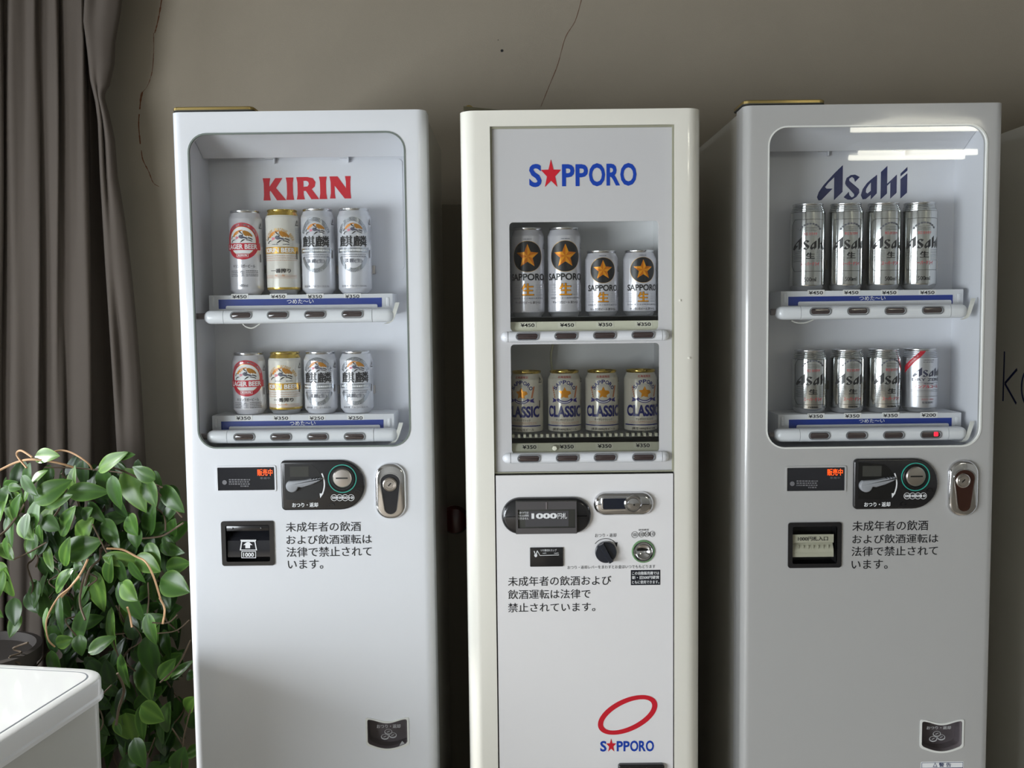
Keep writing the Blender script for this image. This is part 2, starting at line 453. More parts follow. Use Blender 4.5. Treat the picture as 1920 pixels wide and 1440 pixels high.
def button_bar(root, Y, u0, v0, u1, v1, j0, j1, buttons, bw, bh, lit=None, name='button_bar'):
    """white rounded bar with four push buttons; Y is its front face"""
    x0, z0, x1, z1 = RC(u0, v0, u1, v1, Y)
    xa, xb = P(j0, (v0+v1)/2, Y).x, P(j1, (v0+v1)/2, Y).x
    h = z1-z0; dep = .030; zc = (z0+z1)/2
    prof = rrect(-dep/2, -h/2, dep/2, h/2, .0105, 5)
    yc = Y + dep/2
    def ring(x, s): return [(x, yc+a*s, zc+c*s) for a, c in prof]
    b = bmesh.new(); loft(b, [ring(xa, 1), ring(xb, 1)])
    bar = obj(name, b, M_bar, root)
    for xs, xe in ((xa, x0), (xb, x1)):
        L = xe-xs; sg = 1 if L > 0 else -1; rad = min(abs(L)*.8, .014)
        st = [(xs+sg*.0008, .985), (xe - sg*rad, .985)] + [(xe - sg*rad + sg*rad*math.sin(k*PI/12), max(.985*math.cos(k*PI/12), .05)) for k in range(1, 7)]
        b = bmesh.new(); loft(b, [ring(x, s) for x, s in st]); obj('end_cap', b, M_bar, bar)
    for i, (u, v) in enumerate(buttons):
        c = P(u, v, Y); w = bw*Y/FPX/2; hh = bh*Y/FPX/2
        b = bmesh.new()
        plate(b, stadium(c.x-w-.0022, c.z-hh-.0022, c.x+w+.0022, c.z+hh+.0022), Y-.0012, Y+.004, [stadium(c.x-w, c.z-hh, c.x+w, c.z+hh)], 1)
        bossed(b, stadium(c.x-w, c.z-hh, c.x+w, c.z+hh), Y+.004, Y-.0006, .002, 0)
        bt = obj('button', b, [M_lens, M_rim], bar)
        if lit == i:
            q = P(u+9, v-1, Y); b = bmesh.new(); bossed(b, rrect(q.x-.004, q.z-.004, q.x+.004, q.z+.004, .0015, 3), Y+.001, Y-.0014, .001)
            obj('indicator_lamp', b, M_ledred, bar, label='glowing red lamp in the last button')
    return bar

def price_card(parent, txt, u, v, Y, w=27, h=6.6):
    b = bmesh.new(); x0, z0, x1, z1 = RC(u-w/2-2, v-h/2-2, u+w/2+3, v+h/2+2.2, Y)
    plate(b, [(x0, z0), (x1, z0), (x1, z1), (x0, z1)], Y-.0004, Y, mi=0)
    text_px(b, txt, u-w/2, v-h/2, u+w/2, v+h/2, Y-.0004, 1, .02, .0003)
    return obj('price_card', b, [M_tag, M_print_k], parent)

def show_shelf(root, Yf, Yb, c):
    """tray with price rail, blue strip and white slip"""
    x0, zt, x1, _ = RC(c['u0'], c['vt'], c['u1'], c['vt'], Yf)
    zt = P((c['u0']+c['u1'])/2, c['vt'], Yf).z
    zb = P((c['u0']+c['u1'])/2, c['vb'], Yf).z
    b = bmesh.new()
    box(b, x0, Yf, zb-.012, x1, Yb, zt, .0015)
    sh = obj('shelf', b, M_tray, root)
    bx0, bz0, bx1, bz1 = RC(*c['blue'], Yf)
    b = bmesh.new(); plate(b, [(bx0, bz0), (bx1, bz0), (bx1, bz1), (bx0, bz1)], Yf-.0008, Yf)
    text_px(b, 'つめた〜い', *c['cold'], Yf-.0008, 1, .012, .0004)
    obj('blue_strip', b, [M_blue, M_print_w], sh)
    sx0, sz0, sx1, sz1 = RC(*c['slip'], Yf)
    b = bmesh.new(); plate(b, rrect(sx0, sz0, sx1, sz1, .003, 4, (0, 0, .003, .003)), Yf-.0022, Yf-.001)
    obj('white_slip', b, M_tray, sh)
    for s, u in ((-1, c['u0']+8), (1, c['u1']-9)):      # moulded ends of the rail
        q = P(u, (c['vt']+c['vb'])/2, Yf)
        b = bmesh.new(); box(b, q.x-.003, Yf-.002, q.z-.009, q.x+.003, Yf+.001, q.z+.009, .0012); obj('rail_catch', b, M_tray, sh)
    for t, u, v in c['prices']: price_card(sh, t, u, v, Yf)
    return sh

def can_clip(root, x, z, Y):
    b = bmesh.new(); box(b, x-.0035, Y, z-.0085, x+.0035, Y+.02, z+.0085, .001)
    return obj('can_clip', b, M_steel, root)

def cup_outline(c, Y, ins, n=14):
    """opening of the change cup: hollow top edge, bulging bottom edge, softened corners"""
    x_0, z_0, x_1, z_1 = RC(*c['cup'], Y); a, e = x_0+ins, x_1-ins; o = []; r = .0035
    bot = lambda x: z_0+ins + .011*(1-math.sin(PI*min(max((x-a)/(e-a), 0), 1)))
    top = lambda x: z_1-ins-.008*math.sin(PI*min(max((x-a)/(e-a), 0), 1))**2
    o += [(a, bot(a)+r), (a+.3*r, bot(a)+.3*r)]
    o += [(a+r+(e-a-2*r)*k/n, bot(a+r+(e-a-2*r)*k/n)) for k in range(n+1)]
    o += [(e-.3*r, bot(e)+.3*r), (e, bot(e)+r), (e, top(e)-r), (e-.3*r, top(e)-.3*r)]
    o += [(e-r-(e-a-2*r)*k/n, top(e-r-(e-a-2*r)*k/n)) for k in range(n+1)]
    o += [(a+.3*r, top(a)-.3*r), (a, top(a)-r)]
    return o
def show_machine(c):
    Y = c['Y']; t = thing('vending_machine', c['label'], 'vending machine', (0, 0, 0), 'drink vending machines')
    x0 = P(c['left'][0], c['left'][1], Y).x; x1 = P(c['right'][0], c['right'][1], Y).x
    zt = P((c['left'][0]+c['right'][0])/2, c['vtop'], Y).z
    t.location = ((x0+x1)/2, Y+.2, 0)
    bpy.context.view_layer.update()
    DT = .062; YB = Y+.45
    # window
    wx0, wz0, wx1, wz1 = RC(*c['win'], Y)
    rw = .036
    hole = rrect(wx0, wz0, wx1, wz1, rw, 8)
    b = bmesh.new(); door_shell(b, x0, x1, .06, zt, Y, c['r'], DT, hole, .016, [rrect(q[0]+.004, q[1]+.004, q[2]-.004, q[3]-.004, .002, 3) for q in (RC(*c['bill'], Y),)] + [[(a, d) for a, d in cup_outline(c, Y, .001)]])
    dr = obj('door', b, c['paint'], t)
    b = bmesh.new()                                        # cabinet: shell with an open front behind the window
    bx0, bx1 = x0+.003, x1-.003; ya = Y+DT+.006
    for q in ((bx0, ya, 0.03, bx0+.02, YB, zt-.004), (bx1-.02, ya, 0.03, bx1, YB, zt-.004), (bx0+.0205, ya+.001, zt-.03, bx1-.0205, YB-.021, zt-.005), (bx0+.0205, YB-.02, 0.031, bx1-.0205, YB-.001, zt-.006), (bx0+.0205, ya+.001, 0.031, bx1-.0205, YB-.021, .06)):
        box(b, *q)
    obj('cabinet', b, M_side, t)
    b = bmesh.new()
    for q in ((x0+.012, Y+DT, .06, x1-.008, Y+DT+.007, zt-.008),):
        plate(b, [(q[0], q[2]), (q[3], q[2]), (q[3], q[5]), (q[0], q[5])], q[1], q[4], [rrect(wx0-.01, wz0-.01, wx1+.01, wz1+.01, .02, 4)])
    obj('door_seal', b, M_seam, t)
    b = bmesh.new(); plate(b, hole, Y-.0012, Y+.004, [inset_loop(hole, .0028)]); obj('window_trim', b, c['trim'], t)
    hp = inset_loop(hole, .0026); wcx, wcz = (wx0+wx1)/2, (wz0+wz1)/2
    b = bmesh.new()
    flat(b, hp, Y+.0035); obj('window_pane', b, M_pane, t)
    # liner: side walls, back, floor, hood
    yb = Y+.145; yi = Y+.012
    zh = P((c['win'][0]+c['win'][2])/2, c['hood_v'], Y+.105).z
    lx0, lx1, lz0, lz1 = wx0-.004, wx1+.004, wz0-.006, wz1+.008
    b = bmesh.new()
    for q in (((lx0, yi, lz0), (lx0, yb, lz0), (lx0, yb, lz1), (lx0, yi, lz1)), ((lx1, yi, lz0), (lx1, yi, lz1), (lx1, yb, lz1), (lx1, yb, lz0)),
              ((lx0, yb, lz0), (lx1, yb, lz0), (lx1, yb, lz1), (lx0, yb, lz1)), ((lx0, yi, lz0), (lx1, yi, lz0), (lx1, yb, lz0), (lx0, yb, lz0)), ((lx0, yi, lz1), (lx0, yb, lz1), (lx1, yb, lz1), (lx1, yi, lz1))):
        b.faces.new([b.verts.new(p) for p in q])
    bmesh.ops.remove_doubles(b, verts=b.verts, dist=1e-6)
    obj('display_liner', b, M_inner, t)
    b = bmesh.new()
    prof = [(yi+.004, lz1-.003), (yi+.02, lz1-.006)] + [(yi+.02+(Y+.105-yi-.02)*k/5, lz1-.006 + (zh-lz1+.006)*(k/5)**1.3) for k in range(1, 6)] + [(Y+.112, zh+.001), (Y+.112, lz1-.002)]
    loft(b, [[(x, a, q) for a, q in prof] for x in (lx0+.001, lx1-.001)]); obj('hood', b, M_inner, t)
    for u, v in c['latches']:
        q = P(u, v, yb); b = bmesh.new(); box(b, q.x-.010, yb-.012, q.z+.004, q.x+.010, yb, q.z+.008, .001); box(b, q.x+.007, yb-.010, q.z-.005, q.x+.010, yb, q.z+.006, .001)
        obj('hood_latch', b, M_inner, t)
    bi = RC(*c['backing'], yb-.0012); b = bmesh.new(); plate(b, rrect(*bi, .008, 4), yb-.0016, yb-.0002); bk = obj('sign_board', b, M_inner, t)
    b = bmesh.new(); Yl = yb-.0022; lx = RC(*c['logo_px'], Yl)
    fl = lambda x, z: (x, Yl, z)
    if c['kind'] == 'A': logo(b, KIRIN, 588, 162, *lx, fl)
    else: logo(b, ASAHI, 750, 300, *lx, fl)
    obj('sign_lettering', b, c['logo_mat'], bk)
    # shelves and bars
    for s in c['shelves']:
        show_shelf(t, Y+.062, yb-.001, s)
        br = button_bar(t, Y+.012, *s['bar'], s['buttons'], 37, 11, s.get('lit'))
        # clear strap holding the bar at its right end, short axle at its left end
        u, v = s['bar'][2]-4, (s['bar'][1]+s['bar'][3])/2
        pts = [P(u-12, v+14, Y+.03), P(u-2, v+8, Y+.022), P(u+6, v-12, Y+.02), P(u+10, v-26, Y+.026)]
        b = bmesh.new(); q = catmull(pts, 5)
        loft(b, [[p+Vector((-.004, -.001, 0)), p+Vector((.004, -.001, 0)), p+Vector((.004, .001, 0)), p+Vector((-.004, .001, 0))] for p in q]); obj('strap', b, M_tie, br)
        u, v = s['bar'][0]+2, (s['bar'][1]+s['bar'][3])/2
        b = bmesh.new(); lathe(b, [(.006, -.014), (.006, .004)], 'x', tuple(P(u, v, Y+.028)), 12); obj('axle', b, M_dull, br)
        if s.get('cable'):
            b = bmesh.new(); tube(b, catmull([P(a, d, Y+.05) for a, d in s['cable']], 6), .0014); obj('cable', b, M_tie, br)
    # hinge
    b = bmesh.new(); hx0 = P(c['hinge'][0], 205, Y).x; hx1 = P(c['hinge'][1], 205, Y).x
    hl = [(hx0, 0), (hx1, 0), (hx1-.006, .075), (hx0, .075)]
    lo = rrect(hx0, Y-.004, hx1, Y+.085, .012, 4)
    loft(b, [[(x, y, zt+.0015) for x, y in lo], [(x, y, zt+.003) for x, y in lo]], mi=1)
    loft(b, [[(x, y, zt+.003) for x, y in lo], [(x, y, zt+.0075) for x, y in lo], [(x, y, zt+.009) for x, y in inset_loop(lo, .0018)]])
    loft(b, [[(x, y, zt-.001) for x, y in inset_loop(lo, .012)], [(x, y, zt+.002) for x, y in inset_loop(lo, .012)]], mi=1)
    obj('top_hinge', b, [M_gold, M_seam], dr, label='gilt hinge plate on the top corner')
    # status display
    du0, dv0, du1, dv1 = c['disp']
    b = bmesh.new(); q = RC(du0-3, dv0-3, du1+3, dv1+3, Y); o = rrect(*q, .004, 4); i_ = rrect(*RC(du0, dv0, du1, dv1, Y), .001, 3)
    plate(b, o, Y-.0018, Y+.001, [i_], 1); flat(b, i_, Y-.0003, mi=0)
    ds = obj('status_display', b, [M_smoke, c['paint']], t)
    b = bmesh.new(); text_px(b, '販売中', *c['led'], Y-.0004, 0, .0, .0005); obj('lit_lettering', b, M_led, ds, label='glowing orange characters')
    b = bmesh.new()
    u, v = c['dot']; q = P(u, v, Y-.001); flat(b, circ(q.x, q.z, .0045, 20), q.y); obj('sensor_dot', b, M_dim, ds); b = bmesh.new()
    lu, lv = c['led'][0], c['led'][1]
    rr_ = random.Random(5)                       # rows of faint small print, too small to read
    for v_, a_, e_ in ((-5, 8, 48), (-1, 8, 48), (3, 8, 48), (7, 30, 48)):
        s_ = a_
        while s_ < e_-2:
            w_ = rr_.uniform(2, 5); x_0, z_0, x_1, z_1 = RC(u+s_, v+v_-1.2, u+min(s_+w_, e_), v+v_+1.2, Y-.001)
            poly(b, [(x_0, z_0), (x_1, z_0), (x_1, z_1), (x_0, z_1)], lambda x, z: (x, Y-.001, z)); s_ += w_+1.2
    obj('dim_lettering', b, M_dim, ds); b = bmesh.new()
    text_px(b, '準備中', lu+5, lv+15, lu+24, lv+19, Y-.0004, 0, 0, .0006)
    obj('standby_lettering', b, M_dim, ds)
    # coin panel
    cu0, cv0, cu1, cv1 = c['coin']
    x_0, z_0, x_1, z_1 = RC(cu0, cv0, cu1, cv1, Y); rr = (z_1-z_0)/2-.0005
    lp = rrect(x_0, z_0, x_1, z_1, .008, 10, (.008, rr, rr, .008))
    b = bmesh.new(); bossed(b, lp, Y+.001, Y-.007, .003); cp = obj('coin_panel', b, M_black, t)
    Yp = Y-.0072
    rc = P(*c['lever'][0], Yp); tip = P(*c['lever'][1], Yp); tx, tz = c['ring']
    # recess with a round clear edge behind the lever
    mm = Y/FPX; acx, acz = rc.x+15*mm, rc.z+3*mm; ar = 42*mm; xl_ = x_0+.008
    rec = [(xl_, z_0+.021)] + [(acx+ar*math.cos(a), acz+ar*math.sin(a)) for a in [math.radians(-48+k*108/18) for k in range(19)]] + [(xl_, z_1-.006)]
    b = bmesh.new(); flat(b, rec, Yp-.0002); obj('lever_recess', b, M_black2, cp)
    s = (acx-.020, acz+.014, acx+.016, acz+.034); b = bmesh.new(); flat(b, [(s[0], s[1]), (s[2], s[1]), (s[2], s[3]), (s[0], s[3])], Yp-.0006); obj('recess_window', b, M_seam, cp)
    b = bmesh.new()
    d = Vector((tip.x-rc.x, 0, tip.z-rc.z)); L = d.length; d.normalize(); nrm = Vector((-d.z, 0, d.x)); R0 = .0118
    out = []
    a0 = math.atan2(nrm.z, nrm.x)
    for k in range(15): a = a0+.35 + (PI*2-1.15)*k/14*.78; out.append((rc.x+R0*math.cos(a), rc.z+R0*math.sin(a)))
    def lp_(s, w): q = Vector((rc.x, 0, rc.z)) + d*L*s + nrm*w; return (q.x, q.z)
    out += [lp_(.30, -.0066), lp_(.45, -.0062), lp_(.6, -.0058), lp_(.85, -.0032), lp_(1.0, -.0005), lp_(1.0, .0012), lp_(.93, .0034), lp_(.88, .0022), lp_(.84, .0045), lp_(.79, .003), lp_(.75, .0052), lp_(.70, .0036), lp_(.66, .0056), lp_(.45, .0058), lp_(.32, .0068)]
    bossed(b, out, Yp, Yp-.010, .0022); obj('return_lever', b, M_grey, cp)
    b = bmesh.new()
    ac = Vector((acx, 0, acz)); n = 14; r1 = ar+1.5*mm; r2 = r1+.0026
    ang = [(-.50+.95*k/n) for k in range(n+1)]
    poly(b, [(ac.x+r2*math.cos(a), ac.z+r2*math.sin(a)) for a in ang] + [(ac.x+r1*math.cos(a), ac.z+r1*math.sin(a)) for a in ang[::-1]], lambda x, z: (x, Yp-.0008, z))
    a = ang[0]; q = (ac.x+(r1+r2)/2*math.cos(a), ac.z+(r1+r2)/2*math.sin(a))
    poly(b, [(q[0]-.004, q[1]+.003), (q[0]+.0035, q[1]+.003), (q[0]-.003, q[1]-.006)], lambda x, z: (x, Yp-.0010, z))
    text_px(b, 'おつり・返却', *c['ret_txt'], Yp, 0, .03, .0008)
    cu, cvv = c['ring']
    for (u, v), s in zip(c['coins'], ('500', '100', '50', '10')):
        q = P(u, v, Yp); w = 6.3*Y/FPX
        poly(b, circ(q.x, q.z, w, 24), lambda x, z: (x, Yp-.0008, z), 0, [circ(q.x, q.z, w-.0009, 24)])
        text_px(b, s, u-4.2, v-2.4, u+4.2, v+2.4, Yp, 0, .03, .0008)
    obj('coin_lettering', b, M_print_w, cp)
    q = P(cu, cvv, Yp); b = bmesh.new(); R1 = c['ring_r']*Y/FPX
    plate(b, circ(q.x, q.z, R1, 48), Yp-.0014, Yp, [circ(q.x, q.z, R1-.0016, 48)]); obj('coin_ring', b, M_teal, cp)
    b = bmesh.new(); lathe(b, [(R1-.004, -.0002), (R1-.005, -.0010), (.0195, -.0010)], 'y', (q.x, Yp, q.z), 40, 1, False, False)
    lathe(b, [(.0185, .0), (.0185, -.003), (.0165, -.0052), (.006, -.0060), (.0005, -.0061)], 'y', (q.x, Yp, q.z+.001), 40, 0)
    poly(b, rrect(q.x-.0118, q.z+.0004, q.x+.0118, q.z+.0030, .0012, 3), lambda x, z: (x, Yp-.0064, z), 1)
    obj('coin_slot', b, [M_steel, M_black2], cp)
    for u, v in c['marks']:
        b = bmesh.new(); q = P(u, v, Yp); poly(b, [(q.x+.006*math.cos(a), q.z+.005*math.sin(a)) for a in [PI*1.15-k*PI*1.3/10 for k in range(11)]] + [(q.x+.0045*math.cos(a), q.z+.0035*math.sin(a)) for a in [-.15*PI+k*PI*1.3/10 for k in range(11)]], lambda x, z: (x, Yp-.0008, z))
        obj('embossed_mark', b, M_black2, cp)
    # lock with chrome escutcheon
    x_0, z_0, x_1, z_1 = RC(*c['lock'], Y); w = (x_1-x_0)
    lp = rrect(x_0, z_0, x_1, z_1, w*.46, 10)
    b = bmesh.new(); bossed(b, lp, Y+.001, Y-.009, .006); lk = obj('lock', b, M_chrome, t)
    q = P(*c['cyl'], Y-.0095); cxl = (x_0+x_1)/2
    def tear(s):
        top = q.z+.021*s; bot = z_0+.010/s; o = []
        for k in range(13): a = PI*k/12; o.append((cxl+.0195*s*math.cos(a), top-.016+.016*math.sin(a)))
        for k in range(9): a = PI+PI*k/8; o.append((cxl+.0125*s*math.cos(a), bot+.012+.012*math.sin(a)))
        return o
    b = bmesh.new(); plate(b, tear(1.06), Y-.0105, Y-.008, [tear(.96)]); obj('lock_bezel', b, M_chrome, lk)
    b = bmesh.new(); flat(b, tear(.96), Y-.0092); obj('lock_face', b, c['lock_face'], lk)
    b = bmesh.new(); lathe(b, [(.0135, .002), (.0135, -.003), (.0115, -.0045), (.0105, -.003), (.0085, -.003), (.0075, -.0042), (.0005, -.0042)], 'y', (q.x, Y-.0092, q.z), 32)
    lc = obj('lock_cylinder', b, M_steel, lk)
    b = bmesh.new(); poly(b, rrect(-.0042, -.0011, .0042, .0011, .001, 3), lambda x, z: (q.x+x*.7-z*.7, Y-.0092-.0044, q.z+x*.7+z*.7)); obj('keyhole', b, M_black2, lk)
    # bill slot
    x_0, z_0, x_1, z_1 = RC(*c['bill'], Y)
    o = rrect(x_0, z_0, x_1, z_1, .005, 5); ii = rrect(x_0+.0085, z_0+.008, x_1-.0085, z_1-.008, .003, 4)
    b = bmesh.new(); plate(b, o, Y-.003, Y+.002, [ii]); bl = obj('bill_slot', b, M_black, t)
    b = bmesh.new(); walls(b, ii, Y-.003, Y+.03); flat(b, ii, Y+.03); obj('slot_recess', b, M_black2, bl)
    hx, hz = x_1-x_0, z_1-z_0
    if c['kind'] == 'A':
        b = bmesh.new()
        prof = [(Y+.026, z_1-.022), (Y+.010, z_1-.034), (Y+.004, z_1-.040), (Y+.0025, z_0+.03), (Y+.0025, z_0+.016), (Y+.012, z_0+.012)]
        loft(b, [[(x, a, z) for a, z in prof] for x in (x_0+.010, x_1-.010)], False); obj('slot_flap', b, M_smoke, bl)
        b = bmesh.new(); box(b, x_0+.0095, Y-.001, z_1-.020, x_1-.0095, Y+.01, z_1-.009, .001)
        for sx in (.022, .078): lathe(b, [(.0018, 0), (.0018, -.0012), (.0004, -.0016)], 'y', (x_0+sx, Y-.001, z_1-.0145), 12)
        obj('slot_brow', b, M_black, bl)
        b = bmesh.new(); Yq = Y+.0015; f = lambda x, z: (x, Yq, z)
        def px(u, v): q = P(u, v, Yq); return (q.x, q.z)
        poly(b, [px(449.6, 1032), px(482, 1032), px(479, 1016), px(480.5, 1012), px(450.5, 1012), px(452, 1016)], f, 0, [[px(452, 1030.5), px(479.6, 1030.5), px(477, 1016), px(454.2, 1016)]])
        poly(b, [px(456, 1022), px(465, 1014.5), px(473.5, 1022), px(469, 1022), px(469, 1028), px(460, 1028), px(460, 1022)], f)
        poly(b, [px(452.6, 1046.5), px(480, 1046.5), px(480, 1033.6), px(452.6, 1033.6)], f, 0, [[px(453.8, 1045.3), px(478.8, 1045.3), px(478.8, 1034.8), px(453.8, 1034.8)]])
        text_px(b, '1000', 456, 1036.3, 476, 1044, Yq, 0, .03, .0)
        obj('slot_lettering', b, M_print_w, bl)
    else:
        b = bmesh.new(); fx0, fz0, fx1, fz1 = RC(1485, 1002, 1563, 1044, Y+.004)
        prof = [(Y+.004, fz1), (Y+.004, fz1-.016), (Y+.0105, fz1-.0185), (Y+.004, fz0+.014), (Y+.003, fz0)]
        loft(b, [[(x, a, z) for a, z in prof] for x in (fx0, fx1)], False)
        text_px(b, '1000円札入口', 1496, 1005.8, 1552, 1014, Y+.004, 1, .012, .0006)
        for k in range(7): 
            zx = fx0+.012+k*.0095; box(b, zx, Y+.0045, fz0+.011, zx+.0012, Y+.007, fz0+.022)
        box(b, fx0+.002, Y+.0035, fz0, fx1-.002, Y+.005, fz0+.009, .001)
        obj('slot_flap', b, [M_flap, M_print_k], bl)
    # notice
    b = bmesh.new()
    for s, u0, v0, u1, v1 in c['notice']: text_px(b, s, u0, v0, u1, v1, Y, 0, .006, .0006)
    obj('notice_lettering', b, M_print_k, dr)
    # change cup
    cup = lambda ins: cup_outline(c, Y, ins)
    b = bmesh.new(); plate(b, cup(0), Y-.0015, Y+.001, [cup(.0035)]); cc = obj('change_cup', b, M_gasket_w, dr)
    b = bmesh.new(); walls(b, cup(.0035), Y-.001, Y+.03); flat(b, cup(.0035), Y+.03); obj('cup_recess', b, M_dull, cc)
    b = bmesh.new(); flat(b, cup(.007), Y+.004); obj('cup_visor', b, M_visor, cc)
    b = bmesh.new(); text_px(b, 'おつり・返却', *c['cup_txt'], Y+.004, 0, .02, .001)
    q = P(*c['cup_icon'], Y+.003)
    for dx, dz_ in ((-.0075, -.006), (.008, -.003), (-.0005, .004)):
        poly(b, circ(q.x+dx, q.z+dz_, .0078, 24, .0058), lambda x, z: (x, Y+.003, z), 0, [circ(q.x+dx, q.z+dz_+.0008, .0064, 24, .0042)])
        poly(b, [(q.x+dx-.003, q.z+dz_), (q.x+dx-.0022, q.z+dz_-.0012), (q.x+dx+.003, q.z+dz_+.0014), (q.x+dx+.0024, q.z+dz_+.0024)], lambda x, z: (x, Y+.003, z))
    if c['kind'] == 'A':
        px = lambda u, v: (P(u, v, Y+.003).x, P(u, v, Y+.003).z)
        poly(b, [px(748, 1399.5), px(762, 1397.5), px(754, 1389)], lambda x, z: (x, Y+.003, z))
    obj('cup_lettering', b, mat('print_pale', (176, 178, 180), .5), cc)
    if c['kind'] == 'B':
        x_0, z_0, x_1, z_1 = RC(1726, 1428, 1806, 1500, Y)
        b = bmesh.new(); o = rrect(x_0, z_0, x_1, z_1, .002, 3); plate(b, o, Y-.0005, Y+.0005)
        flat(b, inset_loop(o, .0012), Y-.0007, [inset_loop(o, .002)], 1)
        zz = P(1766, 1439, Y).z; flat(b, [(x_0+.002, zz-.0012), (x_1-.002, zz-.0012), (x_1-.002, zz), (x_0+.002, zz)], Y-.0007, mi=1)
        text_px(b, '警 告', 1760, 1430, 1783, 1437.6, Y, 1, .02, .0008)
        u, v = 1753, 1434; q = P(u, v, Y); poly(b, [(q.x-.0045, q.z-.004), (q.x+.0045, q.z-.004), (q.x, q.z+.0045)], lambda x, z: (x, Y-.0008, z), 1, [[(q.x-.003, q.z-.003), (q.x+.003, q.z-.003), (q.x, q.z+.0028)]])
        obj('warning_sticker', b, [M_print_w, M_print_navy], dr)
    return t, dict(x0=x0, x1=x1, zt=zt, yb=yb)

NOTE4 = ('未成年者の飲酒', 'および飲酒運転は', '法律で禁止されて', 'います。')
LEFT = dict(kind='A', Y=1.89, label='white vending machine with red lettering and curved window, beside the plant', left=(341, 820), right=(809, 820), vtop=207.5, r=.019,
    paint=M_white, trim=M_gasket, win=(361, 247.5, 765, 839.5), hood_v=295, latches=((508, 303), (646, 301)), backing=(400, 300, 756, 508), logo_px=(493, 330.5, 658, 375), logo_mat=M_logo_red,
    hinge=(323, 476), lock_face=M_smoke, arc_r=.0745,
    shelves=[dict(u0=391, u1=736, vt=552, vb=580, blue=(410, 560, 716, 577.5), slip=(424, 572, 708, 580), cold=(538, 560.8, 588, 569.2),
                  prices=[('¥450', 449, 556.3), ('¥450', 521.5, 556), ('¥350', 590.5, 556), ('¥350', 660.5, 555.6)],
                  bar=(379, 580, 739, 606, 418, 697), buttons=[(452, 591.3), (521, 590.7), (591, 589.8), (661, 589)], cable=[(455, 607), (462, 613), (474, 615), (488, 607)]),
             dict(u0=397, u1=739, vt=777.5, vb=808, blue=(415, 788.5, 719, 805), slip=(430, 798, 713, 808), cold=(543.5, 789.2, 591.5, 797.6),
                  prices=[('¥350', 456.5, 784), ('¥350', 527, 784), ('¥250', 594, 784), ('¥250', 666.5, 783.5)],
                  bar=(384, 806, 746, 831, 425, 700), buttons=[(458, 819.5), (527, 819.3), (596, 819), (665, 818.5)])],
    disp=(408.5, 876, 515, 919), led=(482.5, 879.5, 511, 892), dot=(421, 904.5), coin=(528.3, 862, 684.5, 955), lever=((549, 910.4), (605, 897)), ring=(641.9, 897.3), ring_r=27, ret_txt=(548, 942.3, 596.5, 950.8),
    coins=[(626.5, 933), (637, 933), (647.3, 933), (658.3, 933)], marks=[(670, 923), (622, 948)], lock=(704, 868, 762, 972), cyl=(731, 908), bill=(416, 976.5, 514.5, 1060),
    notice=[(NOTE4[0], 535.8, 978.5, 676.5, 996.5), (NOTE4[1], 537, 1002.5, 697, 1020), (NOTE4[2], 537, 1025, 697, 1043.5), (NOTE4[3], 539.7, 1049, 606, 1066.5)],
    cup=(686, 1345, 767, 1406.5), cup_txt=(706.5, 1357.7, 751, 1364.8), cup_icon=(728.7, 1376))
RIGHT = dict(kind='B', Y=1.85, label='white vending machine with navy lettering, farthest from the plant, bright streaks in its window', left=(1392, 820), right=(1869, 820), vtop=195, r=.016,
    paint=M_r, trim=M_gasket_w, win=(1438, 234, 1846, 839.5), hood_v=282, latches=((1543, 289), (1685, 288)), backing=(1380, 290, 1792, 498), logo_px=(1532, 309, 1701, 375.5), logo_mat=M_print_navy,
    hinge=(1393, 1547), lock_face=mat('lock_brown', (74, 48, 40), .15, metal=.5), arc_r=.0755,
    shelves=[dict(u0=1464, u1=1807, vt=544, vb=574, blue=(1478, 554.6, 1786, 571.5), slip=(1496, 564, 1783, 575), cold=(1611, 555, 1660, 563),
                  prices=[('¥450', 1529.6, 548.8), ('¥450', 1596, 548.5), ('¥450', 1667.2, 548.6), ('¥450', 1738.6, 548.4)],
                  bar=(1456.5, 572, 1819, 598, 1503, 1783.5), buttons=[(1538.5, 584), (1609, 583.2), (1679, 582.7), (1749, 581.7)], cable=[(1484, 601), (1494, 605), (1510, 605), (1526, 599)]),
             dict(u0=1459, u1=1803, vt=775.5, vb=805, blue=(1479, 785, 1784, 803), slip=(1493, 795, 1778, 806), cold=(1610.6, 785.5, 1658.4, 792.5),
                  prices=[('¥350', 1529.3, 780.4), ('¥350', 1598, 779.8), ('¥350', 1669.5, 778.8), ('¥200', 1741.3, 778.2)],
                  bar=(1453.7, 803, 1817, 828, 1501, 1779), buttons=[(1536.6, 817), (1606.5, 816.4), (1676, 815.8), (1745.8, 815)], lit=3)],
    disp=(1475.5, 876.5, 1583.5, 920), led=(1551, 879, 1580, 891.5), dot=(1485.5, 907), coin=(1599, 858.8, 1756, 953.3), lever=((1621.6, 910), (1678.5, 895.8)), ring=(1716.3, 894), ring_r=27, ret_txt=(1620, 941.2, 1669, 950),
    coins=[(1700.3, 929.8), (1710.6, 929.8), (1720.7, 929.7), (1731, 929.6)], marks=[(1744, 920), (1694, 946)], lock=(1776, 862, 1832, 967), cyl=(1805, 901), bill=(1477, 979, 1577, 1064),
    notice=[(NOTE4[0], 1598, 976, 1740, 995), (NOTE4[1], 1598, 1001.5, 1759, 1018.5), (NOTE4[2], 1596.4, 1024, 1758, 1042), (NOTE4[3], 1596.4, 1049.5, 1664, 1066.6)],
    cup=(1724.5, 1348.5, 1806.5, 1411.5), cup_txt=(1737, 1361, 1782.5, 1367.2), cup_icon=(1757, 1380))
mL, gL = show_machine(LEFT)
mR, gR = show_machine(RIGHT)

